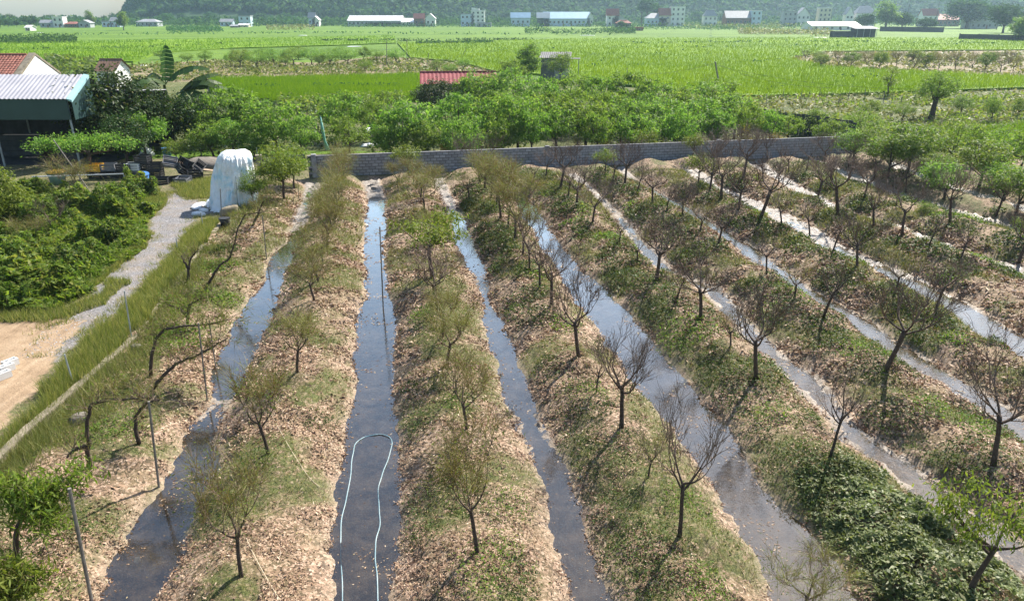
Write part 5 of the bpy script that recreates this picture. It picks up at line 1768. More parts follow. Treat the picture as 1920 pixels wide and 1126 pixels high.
tree('D', 212, 128, 288, 165, 'large dark broad-leaved tree shading the end of the open shed')
tree('D', 240, 212, 306, 92, 'dark leafy tree between the flat-topped tree and the crates')
tree('R', 402, 226, 294, 78, 'mid-green tree between the small crate-side bush and the tarp')
tree('D', 262, 178, 286, 105, 'dark leafy tree filling the gap beside the big dark tree')
tree('R', 402, 178, 272, 90, 'full mid-green tree behind the banana side of the grove')
tree('D', 318, 170, 280, 95, 'dark tree standing under the banana plant')
tree('D', 362, 180, 272, 95, 'dark glossy round tree just past the banana plant')
tree('F', 168, 250, 335, 150, 'flat-topped green tree spreading before the shed post')
tree('R', 275, 214, 296, 90, 'mid-green bushy tree before the dark tree by the banana')
tree('G', 334, 262, 302, 46, 'small round bush behind the crate heap')
tree('G', 378, 248, 298, 48, 'small round bush between the crates and the tarp')
tree('R', 443, 164, 266, 115, 'tall mid-green tree behind the tarp, at the rice edge')
tree('R', 438, 222, 294, 80, 'mid-green tree right behind the tarp top')
tree('R', 520, 190, 290, 118, 'full mid-green tree behind the bright bushy pair')
tree('R', 565, 218, 296, 70, 'mid-green tree beside the green net')
tree('R', 478, 250, 298, 60, 'low mid-green tree over the pale pillar')
tree('D', 12, 318, 432, 105, 'bright-edged leafy tree at the frame edge before the shed', pool={'D': [leafy(260, (1.6, 1.6, 1.6), 2.2, 60, 70, .24, .08, .5, 'leaf_bright', 1., .1, down=.5)]})
tb_ = TB['b'][0]
q = P(150, 372, GZ); plant(TB['S'][1], 'scrub_tree', 'greyish twiggy tree before the yellow crate', 'tree', q, hgt(150, 372, 285), 95 * mpp(150, 372), 1.)
q = P(102, 440, GZ); plant(TB['B'][2], 'scrub_tree', 'bare dark little tree in the overgrown plot', 'tree', q, hgt(102, 440, 372), 70 * mpp(102, 440), 2.)
q = P(55, 470, GZ); plant(TB['S'][2], 'scrub_tree', 'thin half-leafless tree in the overgrown plot near the frame edge', 'tree', q, hgt(55, 470, 400), 80 * mpp(55, 470), 3.)

# banana plant: every leaf a part
q = P(325, 262, GZ)
ban = thing('banana_plant', 'banana plant with torn drooping dark leaves above the grove', 'banana plant', q, 0, None, (1.3, 1.3, 1.38))
bm_ = mpp(325, 262)
mb = MB()
for (dx, dy, hh) in ((0, 0, 3.3), (.7, .4, 2.9), (-.6, .3, 2.6)):
    mb.tube([(dx, dy, -.2), (dx * 1.1, dy, hh * .5), (dx * 1.25, dy, hh)], [.17, .14, .08], 8)
link('trunk', mb.mesh('trunk', M['leaf_olive']), ban)
rgb = np.random.default_rng(3)
for (bx, a, el, L, drp) in [(0, 1.5, 1.3, 2.3, .2), (0, .1, .95, 3.2, .9), (.8, .25, .7, 3.2, .8), (.8, -.1, .9, 3.0, 1.), (.8, -.3, .55, 3.0, 1.0), (.8, .5, .9, 2.8, .7), (-.7, 2.7, .9, 2.6, .9), (-.7, 3.3, .5, 2.4, 1.1), (0, 2.4, .75, 2.8, .8), (.8, -.9, .6, 2.7, 1.1), (0, -1.8, .7, 2.4, 1.0), (0, 4.1, .8, 2.5, 1.), (.8, .7, .85, 3.0, .9), (-.7, 2.9, .75, 2.7, .9)]:
    p = np.array([bx, .2, 3.2 if bx == 0 else 2.7]); d = np.array([math.cos(a) * math.cos(el), math.sin(a) * math.cos(el), math.sin(el)])
    pts = [p.copy()]
    for i in range(10):
        d = d + np.array([0, 0, -drp * .16]); d /= np.linalg.norm(d); p = p + d * L / 10; pts.append(p.copy())
    side = np.cross(d * [1, 1, 0] + [1e-4, 0, 0], [0, 0, 1.]); side /= np.linalg.norm(side)
    mb = MB()
    for i in range(1, 10):
        wv_ = .46 * math.sin(math.pi * min(1, (i + .3) / 10.3)) ** .6; wn = .46 * math.sin(math.pi * min(1, (i + 1.3) / 10.6)) ** .6
        for sg in (-1, 1):
            nr_ = np.cross(side, pts[i + 1] - pts[i]); nr_ /= np.linalg.norm(nr_); dr_ = -nr_ * np.sign(nr_[2] + 1e-6) * (.2 + rgb.uniform(0, .2))
            g_ = .88
            a0, a1 = pts[i], pts[i] * (1 - g_) + pts[i + 1] * g_
            mb.add([a0, a1, a1 + sg * side * wn + dr_ * wn * 2, a0 + sg * side * wv_ + dr_ * wv_ * 2], [(0, 1, 2, 3)])
    lf = link('leaf', mb.mesh('leaf', M['banana']), ban)
    mb = MB(); mb.tube(pts, [.035 * (1 - .8 * i / 10) for i in range(11)], 5); link('midrib', mb.mesh('midrib', M['leaf_olive']), lf)

# ------------------------------------------------------------------ belt of leafy trees behind the wall
BELT = [(650, 192, 262, 90), (655, 236, 287, 82), (762, 195, 292, 122), (725, 186, 246, 78), (862, 195, 280, 112), (900, 152, 218, 92), (922, 188, 272, 98), (975, 197, 284, 100), (960, 148, 222, 88),
        (1010, 160, 228, 84), (1060, 152, 222, 88), (1042, 214, 284, 92), (1100, 203, 278, 100), (1122, 158, 220, 78), (1180, 152, 220, 90), (1165, 200, 274, 90), (1230, 162, 220, 80), (1246, 195, 274, 100), (1302, 166, 235, 90),
        (1310, 200, 274, 92), (1350, 157, 228, 78), (1376, 192, 258, 90), (1398, 216, 272, 60), (1272, 218, 288, 70), (1192, 226, 288, 72), (1000, 216, 292, 80), (872, 238, 300, 80), (792, 238, 298, 72), (740, 240, 300, 66),
        (1120, 228, 290, 66), (940, 232, 296, 70), (1345, 222, 276, 66), (1030, 185, 250, 84), (1140, 180, 250, 84), (1215, 190, 255, 80), (1275, 185, 250, 80), (960, 180, 250, 84), (1085, 178, 250, 84), (830, 200, 262, 74), (700, 205, 262, 60), (1335, 180, 245, 76)]
fr_, bk_ = sorted([b for b in BELT if b[2] > 265]), sorted([b for b in BELT if b[2] <= 265])
for (cx, tp_, bs, wp, lab) in [(1476, 214, 270, 54, 'leafy small tree before the middle of the board fence'), (1548, 222, 276, 60, 'leafy small tree at the far end of the board fence'), (1440, 206, 272, 56, 'leafy small tree at the near end of the board fence')]:
    tree('R', cx, tp_, bs, wp, lab, 'grove_tree')
for lst, nm in ((fr_, 'front'), (bk_, 'back')):
    for i, (cx, tp_, bs, wp) in enumerate(lst):
        if i < 20:
            lab = 'bushy green tree, %s from the tarp in the %s rank of the belt' % (ORD[i], nm)
        else:
            lab = 'bushy green tree, %s from the board fence in the %s rank of the belt' % (ORD[len(lst) - 1 - i], nm)
        jt = rng.uniform(-7, 7); tree('R', cx + rng.uniform(-5, 5), tp_ - 13 + jt, bs + 3, wp * rng.uniform(.90, 1.12), lab, 'grove_tree', 'leafy trees in the belt behind the wall')
tree('D', 822, 150, 222, 88, 'dark airy tree covering the front of the red-roofed hut', 'grove_tree')
tree('R', 884, 146, 224, 66, 'mid-green tree hiding the middle of the red roof', 'grove_tree')
tree('V', 992, 78, 152, 46, 'tall narrow ivy-clad tree beside the grey shack', 'grove_tree')
tree('R', 965, 112, 158, 56, 'low dark-green tree at the foot of the ivy-clad tree', 'grove_tree')
tree('G', 1050, 98, 154, 52, 'small airy tree in front of the grey shack', 'grove_tree')
for i, (cx, tp_, bs, wp, lab) in enumerate([(1128, 252, 290, 34, 'yellowing shrub above the wall at the belt middle'), (1082, 256, 290, 30, 'yellowing shrub nearest the wall pier'), (1188, 250, 290, 46, 'largest yellowing shrub above the block wall'), (1395, 232, 284, 34, 'yellow shrub beside the board fence'), (1450, 246, 284, 50, 'low yellow-green shrub trailing over the wall by the board fence'), (842, 262, 300, 28, 'small yellow shrub over the wall behind the whippy trees'), (938, 268, 300, 20, 'tiny yellow shrub on the wall top')]):
    tree('Y', cx, tp_, bs, wp, lab, 'shrub', 'yellowing shrubs along the block wall', pool=TD)

# the right-hand side beyond the beds
for (kd, cx, tp_, bs, wp, lab) in [('B', 1612, 205, 262, 72, 'round green tree beyond the end of the block wall'), ('B', 1782, 215, 310, 98, 'dense ball-shaped green tree among the beds'), ('G', 1525, 203, 256, 50, 'small green tree over the board fence'),
                                   ('B', 1690, 192, 228, 44, 'dark round bush before the thick-trunked tree'), ('G', 1630, 188, 225, 40, 'low green bush behind the round tree'), ('G', 1800, 180, 218, 40, 'sapling just past the thick-trunked tree'), ('G', 1858, 182, 228, 36, 'thin-stemmed sapling in the fallow field'),
                                   ('G', 1908, 184, 222, 34, 'thin-stemmed sapling at the frame edge of the fallow field'), ('R', 1912, 250, 318, 74, 'leafy tree cut by the frame edge at the paddy corner'), ('B', 1856, 240, 318, 92, 'olive bushy tree before the small paddy'), ('G', 1736, 380, 410, 40, 'small bush on a mound of the outer beds')]:
    tree(kd, cx, tp_, bs, wp, lab)
pk = leafy(270, (1.9, 1.9, 1.3), 3.2, 70, 70, .22, .08, .5, 'leaf_mid', 2.1, .26, down=.2, inner=.4, asym=.4)
q = P(1745, 223, GZ); plant(pk, 'tree', 'umbrella-shaped tree with a thick forked trunk in the fallow field', 'tree', q, hgt(1745, 223, 134), 80 * mpp(1745, 223), 1.2)
q = P(1665, 182, GZ); plant(leafy(271, (.8, .8, 2.2), 3., 22, 50, .22, .09, .5, 'leaf_bright', 2., .08), 'tree', 'slim open sapling on the far edge of the fallow field', 'tree', q, hgt(1665, 182, 124), 36 * mpp(1665, 182), 0)

# round trees in the dry plot between the paddies
DRY = [(450, 92, 126, 46), (482, 94, 128, 40), (515, 91, 122, 46), (550, 90, 122, 42), (585, 88, 122, 46), (620, 90, 124, 42), (652, 91, 122, 46), (535, 104, 127, 26), (600, 103, 125, 26), (685, 108, 136, 30), (682, 88, 116, 30), (706, 92, 116, 34), (743, 90, 119, 36), (386, 94, 120, 30), (870, 108, 133, 26), (560, 86, 112, 40), (500, 88, 116, 36), (352, 98, 120, 26), (300, 95, 112, 26), (432, 98, 124, 22), (640, 86, 112, 34), (820, 112, 138, 34), (845, 118, 140, 26)]
for i, (cx, tp_, bs, wp) in enumerate(sorted(DRY)):
    lab = 'round dark-green tree in the dry plot, %s from the banana plant' % ORD[i] if i < 12 else 'round dark-green tree in the dry plot, %s from the ivy-clad tree' % ORD[len(DRY) - 1 - i]
    tree('B' if i % 4 else 'G', cx, tp_, bs, wp, lab, 'orchard_tree', 'round trees in the dry plot')
# brownish thin trees of the far orchard on the right
rr_ = np.random.default_rng(8)
FAR = []
for i in range(14):
    FAR.append((1540 + i * 28 + rr_.uniform(-6, 6), 98 + rr_.uniform(-3, 4), 128 + rr_.uniform(-3, 3) + i * .5, 32))
for i in range(12):
    FAR.append((1500 + i * 36 + rr_.uniform(-9, 9), 94 + rr_.uniform(-3, 3) + i * .2, 116 + rr_.uniform(-2, 2) + i * .5, 28))
FAR.sort()
for i, (cx, tp_, bs, wp) in enumerate(FAR):
    q = P(cx, bs, GZ)
    kd = ['S', 'B', 'O'][int(rr_.integers(3))]
    T = TB[kd][rr_.integers(len(TB[kd]))]
    lab = '%s in the far orchard, %s counting from the paddy end' % ({'S': 'brownish thin tree', 'B': 'bare thin tree', 'O': 'olive thin tree'}[kd], ORD[i]) if i < 13 else '%s in the far orchard, %s counting from the frame edge' % ({'S': 'brownish thin tree', 'B': 'bare thin tree', 'O': 'olive thin tree'}[kd], ORD[len(FAR) - 1 - i])
    plant(T, 'orchard_tree', lab, 'tree', q, hgt(cx, bs, tp_), wp * mpp(cx, bs), rr_.uniform(0, 6), 'thin trees in the far orchard')

# poles and wires in the paddies
pole('utility_pole', (1348, 156), (1341, 116), .11, 'stake', 'leaning dark wooden pole carrying wires in the paddy', 'pole', None, GZ)
def wire(a, b, sag, lab):
    mb = MB()
    pts = [a + (b - a) * t + np.array([0, 0, -sag * 4 * t * (1 - t)]) for t in np.linspace(0, 1, 14)]
    mb.tube(pts, .014, 4); tag(mb.obj('wire', M['wire']), lab, 'wire', 'wires from the leaning pole')
pt = PD(1341, 118, P(1348, 156, GZ)[1])
wire(pt, PD(1180, 140, 112.), .5, 'thin wire running from the leaning pole to the belt')
wire(pt, PD(1560, 165, 88.), .8, 'upper thin wire running from the leaning pole over the paddy')
wire(pt + np.array([0, 0, -.3]), PD(1740, 168, 86.), .8, 'lower thin wire running from the leaning pole to the umbrella tree')
for (b_, t_, lab) in [((725, 122), (725, 72), 'tall thin pole by the dry plot, nearer the trees'), ((763, 120), (763, 74), 'tall thin pole by the dry plot, nearer the red hut'), ((800, 122), (804, 100), 'short pole at the corner of the dry plot'), ((866, 108), (874, 91), 'slanting pole on the paddy edge by the dry plot'), ((1176, 160), (1176, 128), 'thin post in the paddy before the leaning pole')]:
    pole('field_pole', b_, t_, .06, 'stake', lab, 'pole', 'poles in the fields', GZ)
rr_ = np.random.default_rng(12)
fpm = MB(); fpm.tube([(0, 0, -.1), (.03, 0, .8), (0, .02, 1.5)], .035, 5)
fpm = fpm.mesh('stake', M['stake'])
fs_ = [(1440 + i * 31 + rr_.uniform(-8, 8), 196 + rr_.uniform(-8, 8)) for i in range(14)]
for i, (a, b) in enumerate(fs_):
    o = link('stake', fpm); o.location = tuple(P(a, b, GZ)); o.rotation_euler = (rr_.uniform(-.1, .1), rr_.uniform(-.1, .1), i)
    tag(o, 'thin wooden stake in the fallow field, %s counting from the board fence' % ORD[i], 'stake', 'stakes in the fallow field')
# green net hanging by the grove
q = P(610, 282, GZ)
o = thing('net_post', 'green net bunched on a thin post behind the block wall', 'net', q)
mb = MB(); mb.tube([(0, 0, -.1), (-.15, 0, 2.6)], .03, 6); link('post', mb.mesh('post', M['steel']), o)
mb = MB(); mb.tube([(.22, 0, 0), (.02, .03, .7), (-.08, 0, 1.6), (-.12, 0, 2.5)], [.18, .09, .12, .04], 9); link('netting', mb.mesh('netting', M['net'], True), o)
for (a, b, sx, sy2, lab) in [(700, 272, 1.3, .5, 'pale plastic strip on the ground in the gap of the grove'), (693, 245, .5, 1.3, 'pale strip farther up the gap of the grove'), (1382, 192, 1.1, .5, 'white plastic sheet at the fallow field corner'), (268, 124, .9, .9, 'white cloth by the small hut'), (75, 62, 1.6, .8, 'white heap far across the paddies near the village'), (210, 79, 4., .9, 'white sheet lying far out in the paddies'), (568, 67, 2., .9, 'white heap by the far dike'), (1540, 71, 3.5, 1.2, 'white sheet before the low long shed'), (1452, 86, 2., .8, 'white scrap on the far paddy'), (1102, 67, 3.5, 1., 'white sheet by the shrub row far out'), (665, 88, 2.2, 1., 'pale sheet behind the dry plot trees')]:
    q = P(a, b, GZ)
    rock('plastic_sheet', a, b, sx, sy2, .16, 'white_plastic', lab, 'plastic sheet', int(a) % 50 + 1)

# rubble and brush of the fallow plots
rr_ = np.random.default_rng(14)
def brush(poly, n, h, wd, mat, seed, nm, lump=.25):
    rg = np.random.default_rng(seed)
    ps = np.array(poly, float)
    a = rg.uniform(ps[:, 0].min(), ps[:, 0].max(), n * 4); b = rg.uniform(ps[:, 1].min(), ps[:, 1].max(), n * 4)
    k = inpoly(a, b, poly); a, b = a[k], b[k]
    q = np.array([P(i, j, GZ) for i, j in zip(a[:n * 2], b[:n * 2])])
    f = fbm(q[:, 0] * lump, q[:, 1] * lump, seed, 3)
    q = q[f + rg.uniform(-.12, .12, len(q)) > .5][:n]
    dd = q[:, 1] / 100.
    c = q.copy(); c[:, 2] += h * rg.uniform(0, 1, len(q)) ** 1.3
    m = len(c)
    V, F = leaf_quads(c, rg.normal(0, 1, (m, 3)) * [1, 1, .6], np.array([0, 0, 1.]) + rg.normal(0, .7, (m, 3)), wd * 1.6 * dd * rg.uniform(.6, 1.4, m), wd * .8 * dd * rg.uniform(.6, 1.4, m))
    kind(link(nm, npmesh(nm, V, F, M[mat])), 'stuff')


FALL = [(1385, 184), (1640, 178), (1920, 168), (1960, 222), (1720, 250), (1560, 235), (1420, 215)]
brush(FALL, 7000, .5, .28, 'leaf_lush', 31, 'weeds')
brush(FALL, 5000, .35, .3, 'straw', 32, 'dry_brush')
DRYP = [(238, 124), (400, 114), (600, 118), (720, 106), (860, 118), (930, 138), (790, 143), (560, 148), (392, 151), (240, 158)]
brush(DRYP, 6000, .45, .28, 'straw', 33, 'dry_brush')
brush(DRYP, 3500, .5, .28, 'leaf_olive', 34, 'weeds')
brush([(1480, 112), (1545, 100), (1920, 98), (1960, 150), (1560, 128)], 4500, .6, .3, 'straw', 35, 'dry_brush')
GROVE = [(130, 255), (395, 180), (520, 196), (790, 192), (1090, 170), (1385, 190), (1420, 260), (1560, 265), (1560, 250), (900, 290), (600, 292), (150, 300)]
brush(GROVE, 11000, .8, .34, 'leaf_weed', 36, 'undergrowth', .4)
brush([(1560, 240), (1720, 255), (1930, 238), (2000, 300), (1900, 330), (1640, 300), (1580, 280)], 9000, .8, .26, 'leaf_olive', 37, 'undergrowth', .4)
brush([(85, 110), (180, 118), (180, 140), (95, 140)], 2500, 1.3, .35, 'leaf_olive', 38, 'undergrowth', .15)
brush([(520, 188), (785, 182), (785, 198), (620, 222), (520, 205)], 4500, .9, .3, 'leaf_lush', 39, 'undergrowth', .4)
for poly, n, h, sd_2, mt in [([(0, 72), (145, 69), (145, 82), (0, 85)], 2600, 2.2, 41, 'leaf_far'), ([(312, 53), (405, 51), (420, 60), (312, 62)], 1800, 2.0, 42, 'leaf_far'), ([(983, 56), (1190, 55), (1192, 64), (985, 63)], 2600, 2.2, 43, 'leaf_far'),
                             ([(1380, 56), (1555, 58), (1570, 70), (1385, 64)], 2600, 2.0, 44, 'straw'), ([(780, 81), (920, 80), (920, 85), (780, 85)], 500, 1.0, 45, 'leaf_far'), ([(1280, 42), (1640, 44), (1640, 52), (1280, 56)], 3600, 2.6, 46, 'leaf_olive'),
                             ([(1180, 47), (1290, 44), (1530, 52), (1530, 58), (1180, 56)], 2500, 2.0, 47, 'leaf_far'), ([(640, 47), (1160, 44), (1160, 51), (640, 52)], 3000, 2.0, 48, 'leaf_far'), ([(500, 50), (590, 49), (590, 57), (500, 57)], 900, 1.8, 49, 'straw')]:
    brush(poly, n, h, .17, mt, sd_2, 'shrub_row', .03)

for i_, (line) in enumerate([[(760, 99), (1090, 93), (1500, 90), (1800, 88)], [(1085, 130), (1300, 125), (1480, 116)], [(0, 67), (600, 62), (1150, 66)], [(960, 137), (1180, 112), (1320, 94)], [(1420, 180), (1560, 150), (1700, 150)], [(0, 97), (260, 92), (420, 84)], [(400, 172), (600, 168), (788, 168)], [(1180, 84), (1500, 80), (1920, 84)], [(780, 83), (925, 81)], [(600, 78), (1000, 76)]]):
    up = [(a, b - .6) for a, b in line]; dn = [(a, b + .9) for a, b in line][::-1]
    brush(up + dn, 900, .95, .22, 'leaf_far', 60 + i_, 'dike_weeds', .3)

# ------------------------------------------------------------------ the village at the foot of the hill
def village_house(x0, x1, top, base, wmat, roof, rmat, label, cat='house', win=None, name=None, y=None):
    "a far house: drawn size from the photograph, standing on the plain"
    a = P(x0, base, GZ)
    yy = min(a[1], 620.) if y is None else y
    A_ = PD(x0, base, yy); B_ = PD(x1, base, yy)
    L = B_[0] - A_[0]; h = PD(x0, top, yy)[2] - GZ
    dep = min(max(6., L * .6), 22.)
    o = thing(name or 'village_house', label, cat, ((A_[0] + B_[0]) / 2, yy + dep / 2, GZ), 0.)
    h2 = dep / 2
    we = h if roof == 'flat' else h * (.62 if L < 18 else .55)
    mb = MB(); mb.box(-L / 2, L / 2, -h2, h2, -2., we)
    if roof == 'gable_front':
        mb.add([(-L / 2, -h2, we), (L / 2, -h2, we), (0, -h2, h), (-L / 2, h2, we), (L / 2, h2, we), (0, h2, h)], [(0, 1, 2), (5, 4, 3)])
    if roof == 'gable':
        for sx in (-1, 1):
            mb.add([(sx * L / 2, -h2, we), (sx * L / 2, h2, we), (sx * L / 2, 0, h)], [(0, 1, 2)])
    link('wall', mb.mesh('wall', M[wmat]), o)
    mb = MB(); ov = .5
    if roof == 'flat':
        for (xa, xb, ya, yb) in ((-L / 2 - .15, L / 2 + .15, -h2 - .15, -h2 + .15), (-L / 2 - .15, L / 2 + .15, h2 - .15, h2 + .15), (-L / 2 - .15, -L / 2 + .15, -h2 + .16, h2 - .16), (L / 2 - .15, L / 2 + .15, -h2 + .16, h2 - .16)):
            mb.box(xa, xb, ya, yb, we - .1, we + .6)
        mb.box(-L / 2 + .16, L / 2 - .16, -h2 + .16, h2 - .16, we + .003, we + .1)
    elif roof == 'hip':
        i_ = min(L, dep) * .42
        mb.add([(-L / 2 - ov, -h2 - ov, we), (L / 2 + ov, -h2 - ov, we), (L / 2 + ov, h2 + ov, we), (-L / 2 - ov, h2 + ov, we), (-L / 2 + i_, 0, h), (L / 2 - i_, 0, h)], [(0, 1, 5, 4), (1, 2, 5), (2, 3, 4, 5), (3, 0, 4), (3, 2, 1, 0)])
    elif roof == 'gable':
        for sg in (-1, 1):
            mb.add([(-L / 2 - ov, sg * (h2 + ov), we - .2), (L / 2 + ov, sg * (h2 + ov), we - .2), (L / 2 + ov, 0, h), (-L / 2 - ov, 0, h), (-L / 2 - ov, sg * (h2 + ov), we), (L / 2 + ov, sg * (h2 + ov), we), (L / 2 + ov, 0, h + .2), (-L / 2 - ov, 0, h + .2)],
                   [(0, 1, 2, 3), (7, 6, 5, 4), (0, 4, 5, 1), (1, 5, 6, 2), (3, 7, 4, 0)])
    else:
        for sg in (-1, 1):
            mb.add([(sg * (L / 2 + ov), -h2 - ov, we - .2), (sg * (L / 2 + ov), h2 + ov, we - .2), (0, h2 + ov, h), (0, -h2 - ov, h), (sg * (L / 2 + ov), -h2 - ov, we), (sg * (L / 2 + ov), h2 + ov, we), (0, h2 + ov, h + .2), (0, -h2 - ov, h + .2)],
                   [(0, 1, 2, 3), (7, 6, 5, 4), (0, 4, 5, 1), (1, 5, 6, 2), (3, 7, 4, 0)])
    link('roof', mb.mesh('roof', M[rmat]), o)
    nc, nr = win or (max(2, int(L / 3.2)), max(1, int(we / 3.2)))
    sp = []
    for i in range(nc):
        for j in range(nr):
            sp.append((-L / 2 + L * (i + .5) / nc, we * (j + .55) / nr))
    openings(o, L, -h2, sp[:12], min(1.3, L / nc * .45), min(1.5, we / nr * .45))
    mb = MB(); mb.box(-.55 + L * .1, .55 + L * .1, -h2 - .05, -h2 - .012, 0, min(2.2, we * .6)); link('door', mb.mesh('door', M['brown_wall']), o)
    return o, L, we, h2


VH = [
    (48, 57, 48, 58, 'white_wall', 'gable', 'white_roof', 'tiny white house among the trees nearest the frame edge'),
    (76, 100, 38, 52, 'grey_wall', 'gable', 'grey_roof', 'grey gabled house at the village edge under the white sky'),
    (101, 120, 33, 52, 'white_wall', 'flat', 'white_roof', 'white two-storey house next to the red hipped roof'),
    (122, 147, 41, 52, 'brown_wall', 'hip', 'red_roof', 'house with a red hipped roof at the village edge'),
    (148, 170, 38, 52, 'grey_wall', 'gable_front', 'grey_roof', 'grey gable-fronted shed between red roof and pale blue house'),
    (192, 210, 41, 51, 'blue_wall', 'flat', 'grey_roof', 'low blue-grey block beside the pale blue house'),
    (208, 225, 33, 51, 'blue_wall', 'gable', 'grey_roof', 'pale blue two-storey house at the foot of the hill edge'),
    (256, 295, 36, 47, 'grey_wall', 'hip', 'grey_roof', 'grey house with a broad hipped roof under the hill'),
    (413, 436, 36, 47, 'blue_wall', 'gable', 'grey_roof', 'blue-grey house half hidden under the hill slope'),
    (432, 445, 47, 52, 'dark_wall', 'gable', 'grey_roof', 'dark low field shed beside the white field shed'),
    (447, 466, 45, 51, 'cream_wall', 'gable', 'white_roof', 'white-roofed low field shed on the paddy edge'),
    (448, 470, 31, 42, 'blue_wall', 'flat', 'grey_roof', 'blue-grey flat house on the slope behind the field sheds'),
    (578, 590, 24, 34, 'blue_wall', 'gable', 'grey_roof', 'narrow blue-grey house on the lower slope'),
    (585, 598, 31, 40, 'white_wall', 'gable_front', 'white_roof', 'small white gable below the narrow slope house'),
    (652, 752, 30, 43, 'grey_wall', 'gable', 'white_roof', 'long white-roofed warehouse at the foot of the hill'),
    (690, 776, 35, 44, 'white_wall', 'gable', 'white_roof', 'lower white-roofed annex before the long warehouse'),
    (776, 795, 26, 38, 'brown_wall', 'gable', 'red_roof', 'reddish house beside the white warehouses'),
    (798, 816, 26, 38, 'white_wall', 'gable_front', 'white_roof', 'small white house behind the warehouse end'),
    (864, 888, 27, 44, 'blue_wall', 'flat', 'grey_roof', 'grey-blue block attached to the tall white house'),
    (958, 994, 24, 41, 'blue_wall', 'gable', 'blue_roof', 'blue-roofed warehouse nearest the tall white house'),
    (1007, 1030, 24, 41, 'green_panel', 'gable', 'white_roof', 'dark green shed between two blue-roofed warehouses'),
    (1020, 1106, 23, 40, 'blue_wall', 'gable', 'blue_roof', 'long pale warehouse with a blue roof'),
    (1102, 1112, 24, 36, 'white_wall', 'gable_front', 'white_roof', 'white gable at the end of the long blue-roofed warehouse'),
    (1138, 1160, 17, 31, 'white_wall', 'gable', 'red_roof', 'pinkish-roofed house on the slope before the tall tree group'),
    (1148, 1172, 27, 38, 'grey_wall', 'gable_front', 'grey_roof', 'grey gabled house behind the small pavilion'),
    (1212, 1250, 25, 40, 'blue_wall', 'hip', 'grey_roof', 'blue shed with a grey hipped roof beside the tall tree group'),
    (1236, 1258, 16, 34, 'cream_wall', 'gable', 'red_roof', 'cream house with a red roof behind the blue shed'),
    (1258, 1284, 14, 33, 'white_wall', 'flat', 'white_roof', 'white flat-roofed house beside the cream one'),
    (1320, 1345, 19, 33, 'white_wall', 'hip', 'grey_roof', 'pale house with grey hip roof in the middle of the village'),
    (1362, 1410, 21, 33, 'brown_wall', 'gable', 'grey_roof', 'long brown house with a dusty roof'),
    (1409, 1428, 21, 33, 'blue_wall', 'flat', 'white_roof', 'light blue block beside the long brown house'),
    (1468, 1494, 23, 38, 'grey_wall', 'flat', 'grey_roof', 'grey flat building beside the tall white gable'),
    (1494, 1518, 15, 38, 'white_wall', 'gable_front', 'grey_roof', 'tall pale gable-fronted house at the meadow edge'),
    (1535, 1558, 16, 33, 'cream_wall', 'flat', 'white_roof', 'open-framed pale house under the far slope'),
    (1586, 1600, 14, 33, 'white_wall', 'gable_front', 'grey_roof', 'narrow white gable-fronted house before the bamboo clump'),
    (1606, 1642, 11, 30, 'white_wall', 'hip', 'grey_roof', 'white house cluster behind the bamboo clump'),
    (1683, 1702, 13, 24, 'white_wall', 'gable', 'red_roof', 'white house with red roof between palms'),
    (1731, 1760, 17, 31, 'white_wall', 'gable', 'red_roof', 'bright white house between the palm trunks'),
    (1738, 1800, 27, 37, 'brown_wall', 'gable', 'red_roof', 'low reddish roof before the bright white house'),
    (1818, 1870, 32, 54, 'grey_wall', 'flat', 'grey_roof', 'grey wall-like building under the big dark tree'),
    (1868, 1895, 32, 44, 'cream_wall', 'gable', 'red_roof', 'pale building behind the frame-edge bushes'),
]
for t_ in VH:
    village_house(*t_)
# tall white house: four storeys, stair tower
o, L, we, h2 = village_house(884, 909, 21, 44, 'white_wall', 'flat', 'white_roof', 'tall white house with many windows standing before the hill', win=(3, 4))
mb = MB(); mb.add([(-L / 2 + .3, -h2 + .4, we), (L * .1, -h2 + .4, we), (L * .1, h2 - .4, we), (-L / 2 + .3, h2 - .4, we), (-L / 2 + .3, -h2 + .4, we + 2.6), (L * .1, -h2 + .4, we + 1.7), (L * .1, h2 - .4, we + 1.7), (-L / 2 + .3, h2 - .4, we + 2.6)],
                 [(0, 1, 5, 4), (1, 2, 6, 5), (2, 3, 7, 6), (3, 0, 4, 7), (4, 5, 6, 7)])
link('stair_tower', mb.mesh('stair_tower', M['white_wall']), o)
# small pavilion with a red double roof
o, L, we, h2 = village_house(1156, 1183, 38, 53, 'dark_wall', 'hip', 'red_roof', 'small dark pavilion with a red hipped roof at the paddy edge', 'pavilion', name='pavilion', win=(3, 1))
mb = MB(); mb.box(-L * .22, L * .22, -h2 * .3, h2 * .3, we * 1.25, we * 1.55); link('lantern', mb.mesh('lantern', M['red_roof']), o)
village_house(1192, 1206, 53, 58, 'brown_wall', 'flat', 'red_roof', 'tiny brick box beside the pavilion', 'shed', win=(1, 1), name='field_shed')
village_house(1055, 1055 + 2, 40, 44, 'grey_wall', 'flat', 'grey_roof', 'tiny grey cabin at the warehouse foot', 'shed', win=(1, 1), name='field_shed')
village_house(895, 921, 44, 51, 'grey_wall', 'flat', 'grey_roof', 'low grey field shed below the tall white house', 'shed', win=(3, 1), name='field_shed')
village_house(1522, 1612, 42, 57, 'white_wall', 'gable', 'white_roof', 'long low white-roofed shed at the brown scrub', 'shed', win=(6, 1), name='long_shed')
o, L = hut('field_hut', 'open field hut with a flat grey roof at the paddy edge', 'hut', 1604, 1640, 71, 4.4, 3.7, 6., 'dark_wall', 'grey_roof', 0., mono=True, over=1.2)
mb = MB(); mb.box(-L / 2 - 9, -L / 2 - .1, -2.5, 2.5, -.2, 2.6); link('annex', mb.mesh('annex', M['dark_wall']), o)
